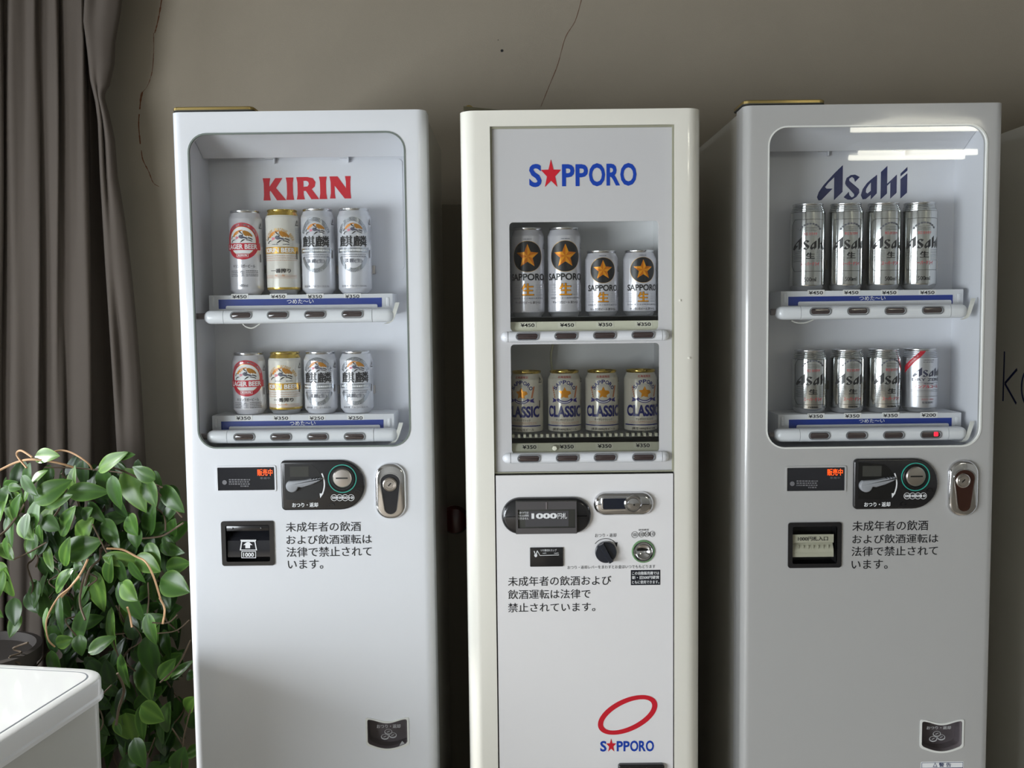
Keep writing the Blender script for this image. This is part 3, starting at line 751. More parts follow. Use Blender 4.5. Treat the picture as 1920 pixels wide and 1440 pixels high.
# ---------------------------------------------------------------- cream vending machine with two small windows
def middle_machine():
    Y = 1.83
    t = thing('vending_machine', 'cream vending machine with blue and red sign above two small windows', 'vending machine', (0, 0, 0), 'drink vending machines')
    x0, x1 = P(870.5, 820, Y).x, P(1315, 820, Y).x
    zt = P(1090, 205, Y).z
    t.location = ((x0+x1)/2, Y+.2, 0); bpy.context.view_layer.update()
    ix0, ix1 = P(926, 820, Y).x, P(1264.5, 820, Y).x
    iz1 = P(1090, 235, Y).z; zs = P(1096, 887, Y).z; ys = Y+.009
    # outer frame, big front radius
    b = bmesh.new(); door_shell(b, x0, x1, .06, zt, Y, .028, .07, [(ix0, .10), (ix1, .10), (ix1, iz1), (ix0, iz1)], .014)
    fr = obj('door_frame', b, M_cream, t)
    b = bmesh.new(); ya = Y+.076; YB = Y+.45
    for q in ((x0+.004, ya, 0.03, x0+.02, YB, zt-.004), (x1-.02, ya, 0.03, x1-.004, YB, zt-.004), (x0+.0205, ya+.001, zt-.03, x1-.0205, YB-.021, zt-.005), (x0+.0205, YB-.02, .031, x1-.0205, YB-.001, zt-.006), (x0+.0205, ya+.001, .031, x1-.0205, YB-.021, .06)): box(b, *q)
    obj('cabinet', b, M_side, t)
    b = bmesh.new(); plate(b, [(x0+.012, .06), (x1-.012, .06), (x1-.012, zt-.006), (x0+.012, zt-.006)], Y+.07, Y+.077, [[(ix0, .1), (ix1, .1), (ix1, iz1), (ix0, iz1)]]); obj('door_seal', b, M_seam, t)
    # sign panel with two openings
    wins = [RC(956, 415.5, 1234.5, 620, ys), RC(958.5, 644.5, 1236, 849, ys)]
    px0, px1, pz0, pz1 = ix0+.0035, ix1-.0035, zs+.0025, iz1-.0035
    holes = [rrect(*w, .007, 5) for w in wins]
    b = bmesh.new(); plate(b, [(px0, pz0), (px1, pz0), (px1, pz1), (px0, pz1)], ys, ys+.004, holes)
    sp = obj('sign_panel', b, M_acryl, t)
    b = bmesh.new(); plate(b, [(ix0+.0003, zs), (ix1-.0003, zs), (ix1-.0003, iz1-.0003), (ix0+.0003, iz1-.0003)], ys-.004, ys+.002, [[(px0, pz0), (px1, pz0), (px1, pz1), (px0, pz1)]])
    obj('panel_bead', b, mat('bead_grey', (150, 150, 132), .4), sp)
    Yl = ys-.0005
    b = bmesh.new()
    def sign(boxes, st):
        for ch, u0, v0, u1, v1 in boxes: text_px(b, ch, u0, v0, u1, v1, ys, 0, .028, .0006)
        u0, v0, u1, v1 = st; bx = RC(u0, v0, u1, v1, ys)
        R = (bx[3]-bx[1])/1.809; sx = (bx[2]-bx[0])/(2*R*math.sin(2*PI/5))
        poly(b, star((bx[0]+bx[2])/2, bx[3]-R, R, .40, 0, sx), lambda x, z: (x, ys-.0008, z), 1)
    sign([('S', 992, 307.5, 1015.5, 351), ('P', 1053.6, 308, 1077, 349.3), ('P', 1079, 308, 1102.3, 349), ('O', 1104, 306, 1134.5, 349.5), ('R', 1137, 307, 1162.5, 348), ('O', 1162.8, 305.5, 1193.3, 348.5)], (1014, 298.5, 1052, 350.8))
    obj('sign_lettering', b, [M_logo_blue, M_logo_red], sp)
    lists = [dict(prices=[('¥450', 989, 609.7), ('¥450', 1063, 609.4), ('¥350', 1134.5, 608.5), ('¥350', 1207, 607.8)], lip=(602.3, 619), bar=(938.6, 620.5, 1256.5, 641, 953, 1242), buttons=[(989, 631), (1061.5, 630), (1134, 628.8), (1206, 628)], vf=597),
             dict(prices=[('¥350', 992.6, 838), ('¥350', 1062.5, 837.3), ('¥350', 1133.5, 836), ('¥350', 1205, 834.8)], lip=(830, 847), bar=(942, 849.5, 1256.5, 869.5, 958, 1242), buttons=[(992, 860), (1064, 859), (1135, 858), (1207, 857.4)], vf=824)]
    yb = 1.99
    for i, (w, L) in enumerate(zip(wins, lists)):
        c = ((w[0]+w[2])/2, (w[1]+w[3])/2)
        b = bmesh.new(); hp = inset_loop(holes[i], -.0015); flat(b, hp, ys+.0035); obj('window_pane', b, M_pane2, t)
        zf = CAN_FLOOR[i]
        b = bmesh.new(); a0, a1, c0, c1 = w[0]-.012, w[2]+.012, zf, w[3]+.014; yi = ys+.0045
        for q in (((a0, yi, c0), (a0, yb, c0), (a0, yb, c1), (a0, yi, c1)), ((a1, yi, c0), (a1, yi, c1), (a1, yb, c1), (a1, yb, c0)), ((a0, yb, c0), (a1, yb, c0), (a1, yb, c1), (a0, yb, c1)),
                  ((a0, yi+.012, c0), (a1, yi+.012, c0), (a1, yb, c0), (a0, yb, c0)), ((a0, yi, c1), (a0, yb, c1), (a1, yb, c1), (a1, yi, c1))):
            b.faces.new([b.verts.new(p) for p in q])
        bmesh.ops.remove_doubles(b, verts=b.verts, dist=1e-6)
        obj('display_liner', b, mat('liner_grey', (226, 227, 229), .5), t)
        zl1, zl0 = P(1096, L['lip'][0], ys+.016).z, w[1]-.004
        b = bmesh.new(); prof = [(ys+.022, zl1), (ys+.016, zl1), (ys+.0055, zl0), (ys+.022, zl0)]
        loft(b, [[(x, a, z) for a, z in prof] for x in (a0, a1)])
        lip = obj('price_rail', b, M_lip, t)
        slope = (.0105)/(zl1-zl0)
        for s, u, v in L['prices']:
            zc = P(u, v, ys+.01).z; ym = ys+.0055+(zc-zl0)*slope
            b = bmesh.new(); bx = RC(u-13, v-3.4, u+13, v+3.4, ym); put_glyphs(b, s, *bx, lambda x, z: (x, ys+.0055+(z-zl0)*slope-.0010, z), 1, .02)
            x_0, z_0, x_1, z_1 = RC(u-17, v-5.5, u+16, v+5, ym)
            f2 = lambda x, z: (x, ys+.0055+(z-zl0)*slope-.0006, z)
            poly(b, [(x_0, z_0), (x_1, z_0), (x_1, z_1), (x_0, z_1)], f2, 0)
            obj('price_card', b, [mat('card_cream', (232, 232, 216), .5), M_print_k], lip)
        if i == 1:
            b = bmesh.new(); n = 26
            for k in range(n):
                x = w[0]+.003+(w[2]-w[0]-.006)*k/(n-1)
                box(b, x-.0024, ys+.018, zf+.0005, x+.0024, ys+.034, zf+.0065)
            obj('vent_grille', b, M_lip, t)
        br = button_bar(t, ys-.016, *L['bar'], L['buttons'], 40, 10.5)
        if i == 1:
            q = P(1040, 840, ys+.008); b = bmesh.new(); lathe(b, [(.005, .002), (.005, -.004), (.0035, -.006)], 'y', tuple(q), 14); obj('rail_stud', b, M_lip, lip)
            b = bmesh.new(); tube(b, catmull([P(1037, 646, 1.975), P(1033, 668, 1.97), P(1036, 700, 1.98)], 6), .0022); obj('cable', b, mat('cable_ivory', (206, 204, 176), .5), t)
    # lower door panel
    cq = P(1206, 1033.5, Y+.0005); crr = 22*Y/FPX
    b = bmesh.new(); plate(b, [(ix0+.0025, .11), (ix1-.0022, .11), (ix1-.0022, zs-.003), (ix0+.0025, zs-.003)], Y+.0005, Y+.012, [circ(cq.x, cq.z, crr-.0015, 44)])
    M_panel = mat('lower_enamel', (237, 236, 237), .3, coat=.4)
    lp = obj('lower_panel', b, M_panel, t); yl = Y+.0005
    # note intake
    x_0, z_0, x_1, z_1 = RC(940.5, 931.5, 1108, 1000, yl)
    b = bmesh.new(); o = stadium(x_0, z_0, x_1, z_1, 12); bossed(b, o, yl+.001, yl-.012, .008); nb = obj('bill_slot', b, M_black, t)
    q = RC(967, 938.5, 1082, 1001, yl-.012); Yn = yl-.0125
    b = bmesh.new(); box(b, q[0], yl-.013, q[1], q[2], yl-.002, q[3], .001); obj('slot_frame', b, M_seam, nb)
    b = bmesh.new(); box(b, q[0]+.004, yl-.016, q[3]-.0155, q[2]-.003, yl-.011, q[3]-.002, .002); box(b, (q[0]+q[2])/2-.001, yl-.018, q[3]-.0155, (q[0]+q[2])/2+.001, yl-.011, q[3]-.002); obj('slot_roller', b, M_dull, nb)
    b = bmesh.new(); plate(b, [(q[0]+.001, q[1]+.001), (q[2]-.001, q[1]+.001), (q[2]-.001, q[3]-.001), (q[0]+.001, q[3]-.001)], yl-.0165, yl-.0135, [[(q[0]+.004, q[1]+.012), (q[2]-.0035, q[1]+.012), (q[2]-.0035, q[3]-.016), (q[0]+.004, q[3]-.016)]]); obj('slot_visor', b, mat('visor_grey', (84, 82, 84), .2, coat=.6), nb)
    b = bmesh.new(); r = RC(985, 958, 1066, 987, Yn); flat(b, [(r[0], r[1]), (r[2], r[1]), (r[2], r[3]), (r[0], r[3])], yl-.0134); obj('slot_plate', b, mat('plate_grey', (74, 73, 76), .4), nb)
    b = bmesh.new()
    text_px(b, '1000', 996.5, 962, 1044.5, 972.5, yl-.0134, 0, .05, .0008); text_px(b, '円札', 1045.5, 961.5, 1063, 972.5, yl-.0140, 0, .016, .0008)
    for s, v in (('・おつりは', 959), ('つえんは使用', 964.5), ('できません', 970)): text_px(b, s, 971, v, 991, v+4.2, yl-.0134, 0, .01, .0008)
    obj('slot_lettering', b, M_print_w, nb)
    # lock
    x_0, z_0, x_1, z_1 = RC(1112.5, 921.5, 1225, 965.5, yl)
    b = bmesh.new(); bossed(b, stadium(x_0, z_0, x_1, z_1, 12), yl+.001, yl-.012, .009); lk = obj('lock', b, M_chrome, t)
    q = P(1187, 944, yl-.012)
    b = bmesh.new(); s = RC(1127, 931, 1180, 956, yl-.012); bossed(b, rrect(*s, .004, 4), yl-.010, yl-.0145, .002); obj('lock_handle', b, M_chrome, lk)
    b = bmesh.new(); s = RC(1130, 934, 1178, 954, yl-.012); flat(b, rrect(*s, .003, 4), yl-.0148); obj('lock_face', b, mat('lock_navy', (26, 32, 46), .1, coat=.6), lk)
    b = bmesh.new(); lathe(b, [(.0168, .002), (.0168, -.005), (.0145, -.0065), (.0135, -.004), (.0115, -.004), (.0105, -.0065), (.0005, -.0072)], 'y', (q.x, yl-.011, q.z), 36)
    lc = obj('lock_cylinder', b, M_chrome, lk)
    b = bmesh.new(); flat(b, stadium(q.x-.0005, q.z-.0032, q.x+.0030, q.z+.0004, 5), yl-.0184); obj('keyhole', b, M_black2, lk)
    # turning knob, arrow, coin dome
    q = P(1135.5, 1034, yl); r = 20.3*Y/FPX
    b = bmesh.new(); lathe(b, [(r, .0), (r, -.008), (r-.0015, -.0095), (.0005, -.0098)], 'y', (q.x, yl, q.z), 40)
    a = math.radians(118); d = (math.cos(a), math.sin(a)); n = (-d[1], d[0])
    rings = []
    for s in (-1, 1):
        c = (q.x+d[0]*r*.97*s, q.z+d[1]*r*.97*s)
        rings.append([(c[0]+n[0]*.0055, yl-.009, c[1]+n[1]*.0055), (c[0]+n[0]*.0035, yl-.018, c[1]+n[1]*.0035), (c[0]-n[0]*.0035, yl-.018, c[1]-n[1]*.0035), (c[0]-n[0]*.0055, yl-.009, c[1]-n[1]*.0055)])
    loft(b, rings); obj('return_knob', b, mat('knob_navy', (34, 38, 48), .3, coat=.3), t)
    b = bmesh.new(); f = lambda x, z: (x, yl-.0006, z)
    aa = [math.radians(143-k*107/16) for k in range(17)]; r1 = r+.0042; r2 = r1+.0011
    poly(b, [(q.x+r1*math.cos(k), q.z+r1*math.sin(k)) for k in aa] + [(q.x+r2*math.cos(k), q.z+r2*math.sin(k)) for k in aa[::-1]], f)
    e = (q.x+r1*math.cos(aa[-1]), q.z+r1*math.sin(aa[-1])); poly(b, [(e[0]+.0014, e[1]-.0062), (e[0]-.0030, e[1]+.0022), (e[0]+.0030, e[1]+.0034)], f)
    text_px(b, 'おつり・返却', 1115.5, 1000, 1155.5, 1007, yl)
    obj('knob_lettering', b, M_print_k, lp); b = bmesh.new()
    text_px(b, '使用硬貨', 1197, 991.5, 1216.5, 995.2, yl)
    for s, u, v, w in (('500', 1190, 1002.6, 6.4), ('100', 1202.6, 1002, 5.4), ('50', 1212.8, 1001.4, 5.2), ('10', 1223, 1001, 5.6)):
        c = P(u, v, yl); w = w*Y/FPX
        poly(b, circ(c.x, c.z, w, 20), f, 0, [circ(c.x, c.z, w-.0007, 20)]); text_px(b, s, u-3.8, v-3, u+3.8, v+3, yl)
    obj('coin_lettering', b, M_print_k, lp); b = bmesh.new()
    text_px(b, 'おつり・返却レバーをまわすとお金はいつでももどります', 1064, 1059.5, 1228.5, 1066, yl)
    for s, u0, v0, u1, v1 in (('未成年者の飲酒および', 952.5, 1080, 1146, 1098), ('飲酒運転は法律で', 952.5, 1105, 1107, 1122.5), ('禁止されています。', 952.5, 1130, 1116, 1147)): text_px(b, s, u0, v0, u1, v1, yl, 0, .004)
    obj('notice_lettering', b, M_print_k, lp)
    q = P(1206, 1033.5, yl); r = 22*Y/FPX
    b = bmesh.new(); lathe(b, [(r, 0), (r, -.002), (r-.001, -.003), (r-.0028, -.0032)], 'y', (q.x, yl, q.z), 44, 0, False, False); cr = obj('coin_ring', b, mat('ring_green', (108, 148, 104), .3, coat=.4), t)
    b = bmesh.new(); lathe(b, [(r-.0025, -.0030)] + [((r-.0025)*math.cos(k*PI/18), -.003+.014*math.sin(k*PI/18)) for k in range(1, 9)] + [(.001, .0111)], 'y', (q.x, yl-.0002, q.z), 44, 0, False, True)
    for v in b.verts: pass
    cd = obj('coin_cup', b, M_chrome, cr)
    b = bmesh.new(); flat(b, stadium(q.x-.013, q.z-.0016, q.x+.011, q.z+.0022, 5), yl+.0085); obj('coin_slit', b, M_black2, cr)
    # change lamp box and coin sticker
    b = bmesh.new(); o = RC(993.6, 1026, 1055.8, 1061.6, yl); bossed(b, rrect(*o, .0015, 3), yl+.001, yl-.004, .001); dl = obj('change_lamp', b, M_black, t)
    b = bmesh.new(); Yd = yl-.0042
    text_px(b, 'つり銭切れランプ', 1013, 1029.5, 1043.5, 1034, Yd); text_px(b, '100円', 1017.5, 1036, 1024, 1038.5, Yd); text_px(b, '1000円', 1039, 1036, 1047, 1038.5, Yd)
    pp = lambda u, v: (P(u, v, Yd).x, P(u, v, Yd).z); g = lambda x, z: (x, Yd-.0006, z)
    poly(b, [pp(1007, 1032.5), pp(1008, 1032.2), pp(1012.6, 1041), pp(1048, 1040), pp(1048, 1040.9), pp(1012.2, 1041.9)], g)
    c = P(1004.5, 1041, Yd)
    poly(b, circ(c.x, c.z, .0028, 14, .0036), g)
    for s in (-1, 1): poly(b, [(c.x+s*.0004, c.z+.002), (c.x+s*.0018, c.z+.002), (c.x+s*.0038, c.z+.0082), (c.x+s*.0020, c.z+.0082)], g)
    obj('lamp_lettering', b, M_print_w, dl)
    b = bmesh.new(); o = RC(1182.8, 1068.6, 1238, 1096.8, yl); plate(b, [(o[0], o[1]), (o[2], o[1]), (o[2], o[3]), (o[0], o[3])], yl-.0004, yl)
    for s, v in (('この自動販売機では', 1071.3), ('新・旧500円硬貨', 1079.3), ('ともに使用できます。', 1088)): text_px(b, s, 1185, v, 1236, v+6.4, yl-.0004, 1, .02, .0005)
    obj('coin_sticker', b, [mat('sticker_navy', (20, 24, 36), .4), M_print_w], lp)
    # ring emblem and small sign at the foot
    b = bmesh.new(); c = P(1176.7, 1340.3, yl); k = Y/FPX
    def ell(ra, rb, deg):
        ph = math.radians(deg); return [(c.x+k*(ra*math.cos(a)*math.cos(ph)-rb*math.sin(a)*math.sin(ph)), c.z+k*(ra*math.cos(a)*math.sin(ph)+rb*math.sin(a)*math.cos(ph))) for a in [2*PI*i/64 for i in range(64)]]
    poly(b, ell(61.6, 32.1, 25.1), f, 1, [ell(51.6, 22.6, 26.5)])
    sx = (1226-1125.3)/(1193.3-992)
    def mp(u, v): return 1125.3+(u-992)*sx, 1408.8+(v-350.5)*sx*.92
    def sg(boxes, st):
        for ch, (u0, v0, u1, v1) in boxes: a0 = mp(u0, v0); a1 = mp(u1, v1); text_px(b, ch, *a0, *a1, yl, 0, .028, .0006)
        a0, a1 = mp(st[0], st[1]), mp(st[2], st[3]); bx = RC(*a0, *a1, yl); R = (bx[3]-bx[1])/1.809; s2 = (bx[2]-bx[0])/(2*R*math.sin(2*PI/5))
        poly(b, star((bx[0]+bx[2])/2, bx[3]-R, R, .40, 0, s2), lambda x, z: (x, yl-.0008, z), 1)
    sg([('S', (992, 307.5, 1015.5, 351)), ('P', (1053.6, 308, 1077, 349.8)), ('P', (1079, 308, 1102.3, 349.8)), ('O', (1104, 306, 1134.5, 350.5)), ('R', (1137, 307, 1162.5, 349.8)), ('O', (1162.8, 305.5, 1193.3, 350.5))], (1014, 297, 1052, 351))
    obj('emblem_lettering', b, [M_logo_blue, M_logo_red], lp)
    x_0, _, x_1, z_1 = RC(1158.5, 1430, 1245, 1445, yl); z_1 = P(1201, 1430, yl).z
    b = bmesh.new(); bossed(b, rrect(x_0, z_1-.075, x_1, z_1, .005, 4), yl+.001, yl-.010, .003); cc = obj('change_cup', b, M_black, t)
    b = bmesh.new(); flat(b, rrect(x_0+.008, z_1-.067, x_1-.008, z_1-.010, .003, 4), yl-.0104); obj('cup_recess', b, M_black2, cc)
    # hinge on the top corner
    b = bmesh.new(); hx0, hx1 = P(869, 205, Y).x, P(953, 205, Y).x
    loft(b, [[(hx0, Y+.002, zt+.001), (hx0, Y+.03, zt+.001), (hx0, Y+.03, zt+.0085), (hx0, Y+.002, zt+.0085)], [(hx1, Y+.012, zt+.0005), (hx1, Y+.03, zt+.0005), (hx1, Y+.03, zt+.0015), (hx1, Y+.012, zt+.0015)]])
    obj('top_hinge', b, mat('hinge_dark', (92, 88, 70), .4, metal=.6), fr)
    q = P(879, 203, Y+.012); b = bmesh.new(); lathe(b, [(.009, 0), (.009, .005), (.007, .009), (.003, .0115)], 'z', (q.x, Y+.014, zt+.001), 20); obj('hinge_pin', b, M_gold, fr)
    for u, v in ((1292, 671), (1275, 563)):
        q = P(u, v, Y); b = bmesh.new(); lathe(b, [(.0022, .001), (.0022, -.0012), (.0005, -.0018)], 'y', tuple(q), 10); obj('paint_blob', b, M_cream, fr)
    return t

# ---------------------------------------------------------------- cans
def can_profile(H, R):
    """outer profile of the body from the base ring to the seam: [(r, z)]"""
    k = R/33.1
    return [(22.5*k, 1.6), (23.6*k, .2), (24.8*k, 0), (26.0*k, .6), (27.4*k, 3.0), (30.2*k, 6.6), (32.4*k, 9.2), (R, 11.5), (R, H-17.5), (R-.5, H-15.4), (R-2.2, H-11.6), (R-4.0, H-7.6), (R-5.0, H-5.0)]
def can_profile_ribbed(H, R):
    k = R/33.1
    p = [(22.5*k, 1.6), (23.6*k, .2), (24.8*k, 0), (26.0*k, .6), (28.6*k, 3.0), (31.2*k, 6.6), (32.6*k, 9.2), (R, 11.5), (R, H-17.4)]
    for i in range(4):
        z = H-17.0+i*3.2; r = R-.9-i*1.15
        p += [(r-.7, z+.25), (r+.35, z+.9), (r+.45, z+1.9), (r-.1, z+2.6), (r-.8, z+3.0)]
    return p
def r_at(prof, z):
    for (ra, za), (rb, zb) in zip(prof[4:], prof[5:]):
        if za <= z <= zb: return ra+(rb-ra)*(z-za)/max(zb-za, 1e-6)
    return prof[-1][0]

class Art:
    """label artwork in millimetres: s around the can, z up"""
    def __init__(self): self.b = bmesh.new(); self.m = []; self.k = 0
    def mi(self, m):
        if m not in self.m: self.m.append(m)
        return self.m.index(m)
    def f(self):
        self.k += 1; k = self.k
        return lambda s, z: (s, k*4e-4, z)
    def poly(self, m, pts, holes=()): poly(self.b, pts, self.f(), self.mi(m), holes); return self
    def rect(self, m, a, z0, c, z1): return self.poly(m, [(a, z0), (c, z0), (c, z1), (a, z1)])
    def text(self, m, s, a, z0, c, z1, bold=.02): put_glyphs(self.b, s, a, z0, c, z1, self.f(), self.mi(m), bold, 6e-5); return self
    def lines(self, m, a, c, z0, z1, n, h=.8, broken=0):
        """rows of very small print"""
        f = self.f(); mi = self.mi(m); rnd = random.Random(int(z0*10)+n)
        for i in range(n):
            z = z0+(z1-z0)*i/max(n-1, 1)
            if not broken: poly(self.b, [(a, z), (c, z), (c, z+h), (a, z+h)], f, mi); continue
            s = a
            while s < c-1:
                w = rnd.uniform(1.2, 4.2); poly(self.b, [(s, z), (min(s+w, c), z), (min(s+w, c), z+h), (s, z+h)], f, mi); s += w+rnd.uniform(.5, 1.0)
        return self
    def arc(self, m, cx, cz, rx, rz, w, a0, a1, n=28):
        A = [math.radians(a0+(a1-a0)*i/n) for i in range(n+1)]
        return self.poly(m, [(cx+rx*math.cos(a), cz+rz*math.sin(a)) for a in A] + [(cx+(rx-w)*math.cos(a), cz+(rz-w)*math.sin(a)) for a in A[::-1]])
    def arctext(self, m, s, cx, cz, rx, rz, h, a0, a1, bold=.02, flip=False):
        f = self.f(); mi = self.mi(m); n = len(s); st = math.radians(a1-a0)/max(n-1, 1); wch = abs(st)*(rx+h*.5)*.92
        for i, ch in enumerate(s):
            if ch == ' ': continue
            a = math.radians(a0)+st*i; t = a-PI/2
            wc = wch*(.42 if ch in "I'" else 1)
            put_glyphs(self.b, ch, -wc/2, 0, wc/2, h, (lambda x, z, a=a, t=t: f(cx+rx*math.cos(a)+x*math.cos(t)*1.0-z*math.sin(t)*1.0, cz+rz*math.sin(a)+x*math.sin(t)+z*math.cos(t))), mi, bold, 6e-5)
        return self
    def disc(self, m, cx, cz, rx, rz=None): return self.poly(m, circ(cx, cz, rx, 40, rz))
    def logo(self, m, polys, w, h, a, z0, c, z1): logo(self.b, polys, w, h, a, z0, c, z1, self.f(), self.mi(m)); return self
    def beast(self, x0, z0, x1, z1):
        g = lambda l: [(x0+a*(x1-x0), z0+c*(z1-z0)) for a, c in l]
        self.poly(K_or, g([(.10, .50), (.16, .70), (.26, .86), (.38, .96), (.52, 1.0), (.60, .98), (.50, .90), (.44, .80), (.36, .80), (.40, .70), (.30, .70), (.32, .60), (.22, .60), (.22, .50), (.14, .44)]))
        self.poly(K_or2, g([(.56, .92), (.66, .95), (.80, .86), (.92, .70), (1.0, .50), (.94, .46), (.84, .56), (.86, .46), (.74, .56), (.74, .46), (.64, .58), (.58, .74)]))
        self.poly(K_slate, g([(.38, .52), (.46, .62), (.54, .60), (.60, .48), (.72, .42), (.80, .34), (.74, .28), (.62, .34), (.50, .30), (.42, .36)]))
        self.poly(K_pink, g([(.22, .42), (.30, .50), (.40, .44), (.38, .34), (.28, .26), (.20, .30), (.28, .36)]))
        for l in ([(.50, .14), (.58, .26), (.70, .26), (.62, .18), (.50, .04), (.44, .0)], [(.72, .26), (.86, .22), (.98, .12), (.95, .08), (.84, .16), (.70, .20)], [(.80, .42), (.92, .36), (1.0, .26), (.97, .22), (.88, .30), (.78, .34)], [(.0, .30), (.05, .48), (.13, .56), (.12, .50), (.07, .44), (.04, .28)], [(.02, .04), (.08, .20), (.17, .26), (.26, .22), (.17, .19), (.10, .14), (.06, .0)], [(.40, .92), (.46, .74), (.56, .66), (.58, .70), (.50, .78), (.45, .93)], [(.52, .58), (.58, .66), (.60, .60), (.56, .52)]):
            self.poly(K_ink, g(l))
        return self
    def build(self, prof, ofs=.12, R=33.1):
        """wrap onto the can and scale to metres"""
        b = self.b
        xs = [v.co.x for v in b.verts]; x = math.floor(min(xs)/3)*3
        while x < max(xs):
            bmesh.ops.bisect_plane(b, geom=b.verts[:]+b.edges[:]+b.faces[:], dist=1e-5, plane_co=(x, 0, 0), plane_no=(1, 0, 0)); x += 3
        zs = [v.co.z for v in b.verts]
        for zc in [p[1] for p in prof[8:]]:
            if min(zs) < zc < max(zs): bmesh.ops.bisect_plane(b, geom=b.verts[:]+b.edges[:]+b.faces[:], dist=1e-5, plane_co=(0, 0, zc), plane_no=(0, 0, 1))
        for v in b.verts:
            a = v.co.x/R; r = r_at(prof, v.co.z)+ofs+v.co.y*120
            v.co = Vector((r*math.sin(a), -r*math.cos(a), v.co.z))*.001
        return b, self.m

K_or = mat('print_orange', (222, 140, 32), .35); K_or2 = mat('print_ochre', (176, 118, 34), .35); K_slate = mat('print_slate', (84, 84, 100), .4); K_pink = mat('print_pink', (214, 120, 140), .4); K_ink = mat('print_ink', (44, 36, 34), .4)
K_crim = mat('print_crimson', (200, 44, 62), .38); K_gold = mat('print_gold', (206, 160, 66), .3, metal=.5); K_goldband = mat('band_gold', (214, 182, 88), .22, metal=.8)
K_silver = mat('print_silver', (176, 180, 186), .2, metal=.75); K_grey = mat('print_grey', (92, 94, 104), .4); K_lt = mat('print_lightgrey', (150, 152, 160), .4); K_char = mat('print_charcoal', (24, 24, 28), .35)
K_star = mat('print_stargold', (226, 150, 26), .25, metal=.35); K_starshade = mat('print_starshade', (196, 112, 16), .25, metal=.35); K_navy = mat('print_classicnavy', (24, 30, 112), .35); K_ribbon = mat('print_ribbon', (54, 44, 128), .4); K_wheat = mat('print_wheat', (190, 120, 80), .4); K_ored = mat('print_brick', (176, 52, 44), .4)
K_dred = mat('print_dryred', (196, 44, 60), .35); K_dgrey = mat('print_drygrey', (52, 54, 78), .3)
B_lager = mat('can_pearl', (216, 216, 222), .26, metal=.25, coat=.3); B_ichi = mat('can_ivory', (224, 222, 214), .26, metal=.1, coat=.4); B_tan = mat('can_platinum', (214, 216, 223), .26, metal=.3, coat=.25)
B_black = mat('can_frost', (204, 204, 212), .24, metal=.3, coat=.3); B_classic = mat('can_cream', (216, 212, 200), .26, metal=.1, coat=.4); B_dry = mat('can_mirror', (206, 208, 208), .13, metal=1.0); B_zero = mat('can_satin', (206, 208, 214), .32, metal=.9)
L_alu = mat('lid_aluminium', (206, 207, 210), .22, metal=1.0); L_gold = mat('lid_gold', (204, 178, 96), .2, metal=1.0)

def side_print(a, top):
    """recycling mark, barcode block and small print at the flank"""
    s = 40
    a.poly(K_ink, [(s-5, top-12), (s+4, top-12), (s, top)], [[(s-3, top-10.6), (s+2.4, top-10.6), (s, top-4)]])
    a.lines(K_lt, s-5, s+14, top-46, top-18, 12, 1.0, 1)
    a.rect(K_ink, s-4, top-78 if top > 120 else top-60, s-1.5, top-62 if top > 120 else top-46)
    return a
def art_lager(H):
    tall = H > 150; d = 32 if tall else 0; a = Art(); c = 73+d
    a.poly(K_crim, circ(0, c, 35.5, 56, 36), [circ(0, c, 27.5, 56, 28)])
    a.disc(M_print_w, 0, c, 27.5, 28)
    a.poly(K_gold, circ(0, c, 27.9, 56, 28.4), [circ(0, c, 27.2, 56, 27.7)])
    a.arctext(K_silver, 'KIRIN BREWERY COMPANY LIMITED', 0, c, 29.5, 30, 4, 160, 20, .01)
    a.beast(-24, c-3, 21, c+22)
    a.lines(K_grey, -16, -6, c-7, c-7, 1, 1.2, 1); a.lines(K_grey, 4, 15, c-7, c-7, 1, 1.2, 1)
    a.rect(K_crim, -39, c-17.5, 38, c-4); a.text(M_print_w, 'LAGER BEER', -33, c-15.6, 30, c-6, .03)
    a.rect(K_crim, -12, c-31.5, 12, c-24); a.rect(M_print_w, -11.3, c-30.8, 11.3, c-24.7); a.rect(K_crim, -10.6, c-30.2, 10.6, c-25.3); a.logo(M_print_w, KIRIN, 588, 162, -8.6, c-29.4, 8.6, c-26)
    a.text(K_ink, 'キリンラガービール', -20, 27.5+(.8*d), 24, 33.8+(.8*d), .012)
    e = .7*d
    a.lines(K_ink, -26, -10, 14+e, 24+e, 4, 1.0, 1); a.lines(K_ink, 6, 30, 14+e, 24+e, 4, 1.0, 1); a.text(K_lt, '生', -6, 14+e, 4, 25+e, .0)
    if tall: a.text(K_grey, '500ml', -8.5, 15.6, 8.5, 20.6, .005)
    return side_print(a, H-24)
def art_ichiban(H):
    tall = H > 150; d = 31 if tall else 0; a = Art()
    a.rect(K_goldband, -50, H-13.5, 50, H-6.4) if False else None
    a.arctext(K_gold, "KIRIN'S ORIGINAL BREW", 0, 60+d, 30, 32, 6.5, 152, 28, .015)
    a.beast(-26, 68+d, 22, 94+d)
    a.lines(K_grey, -14, 0, 66+d, 66+d, 1, 1.3, 1); a.lines(K_grey, 8, 22, 66+d, 66+d, 1, 1.3, 1)
    a.rect(K_gold, -38, 49+d, 42, 62+d); a.text(M_print_w, 'KIRIN BEER', -31, 51+d, 32, 60+d, .03)
    for i in range(3): a.lines(K_wheat, -36, 38, 35.5+d+i*4.2, 36+d+i*4.2, 1, .7, 1)
    e = .55*d
    a.text(K_ink, '一番搾り', -18, 25+e, 22, 33.5+e, .035); a.text(K_or, 'ビール', -8, 18.5+e, 10, 22.5+e, .01); a.lines(K_wheat, -34, 36, 15+e, 20+e, 3, .5, 0)
    return side_print(a, H-20)
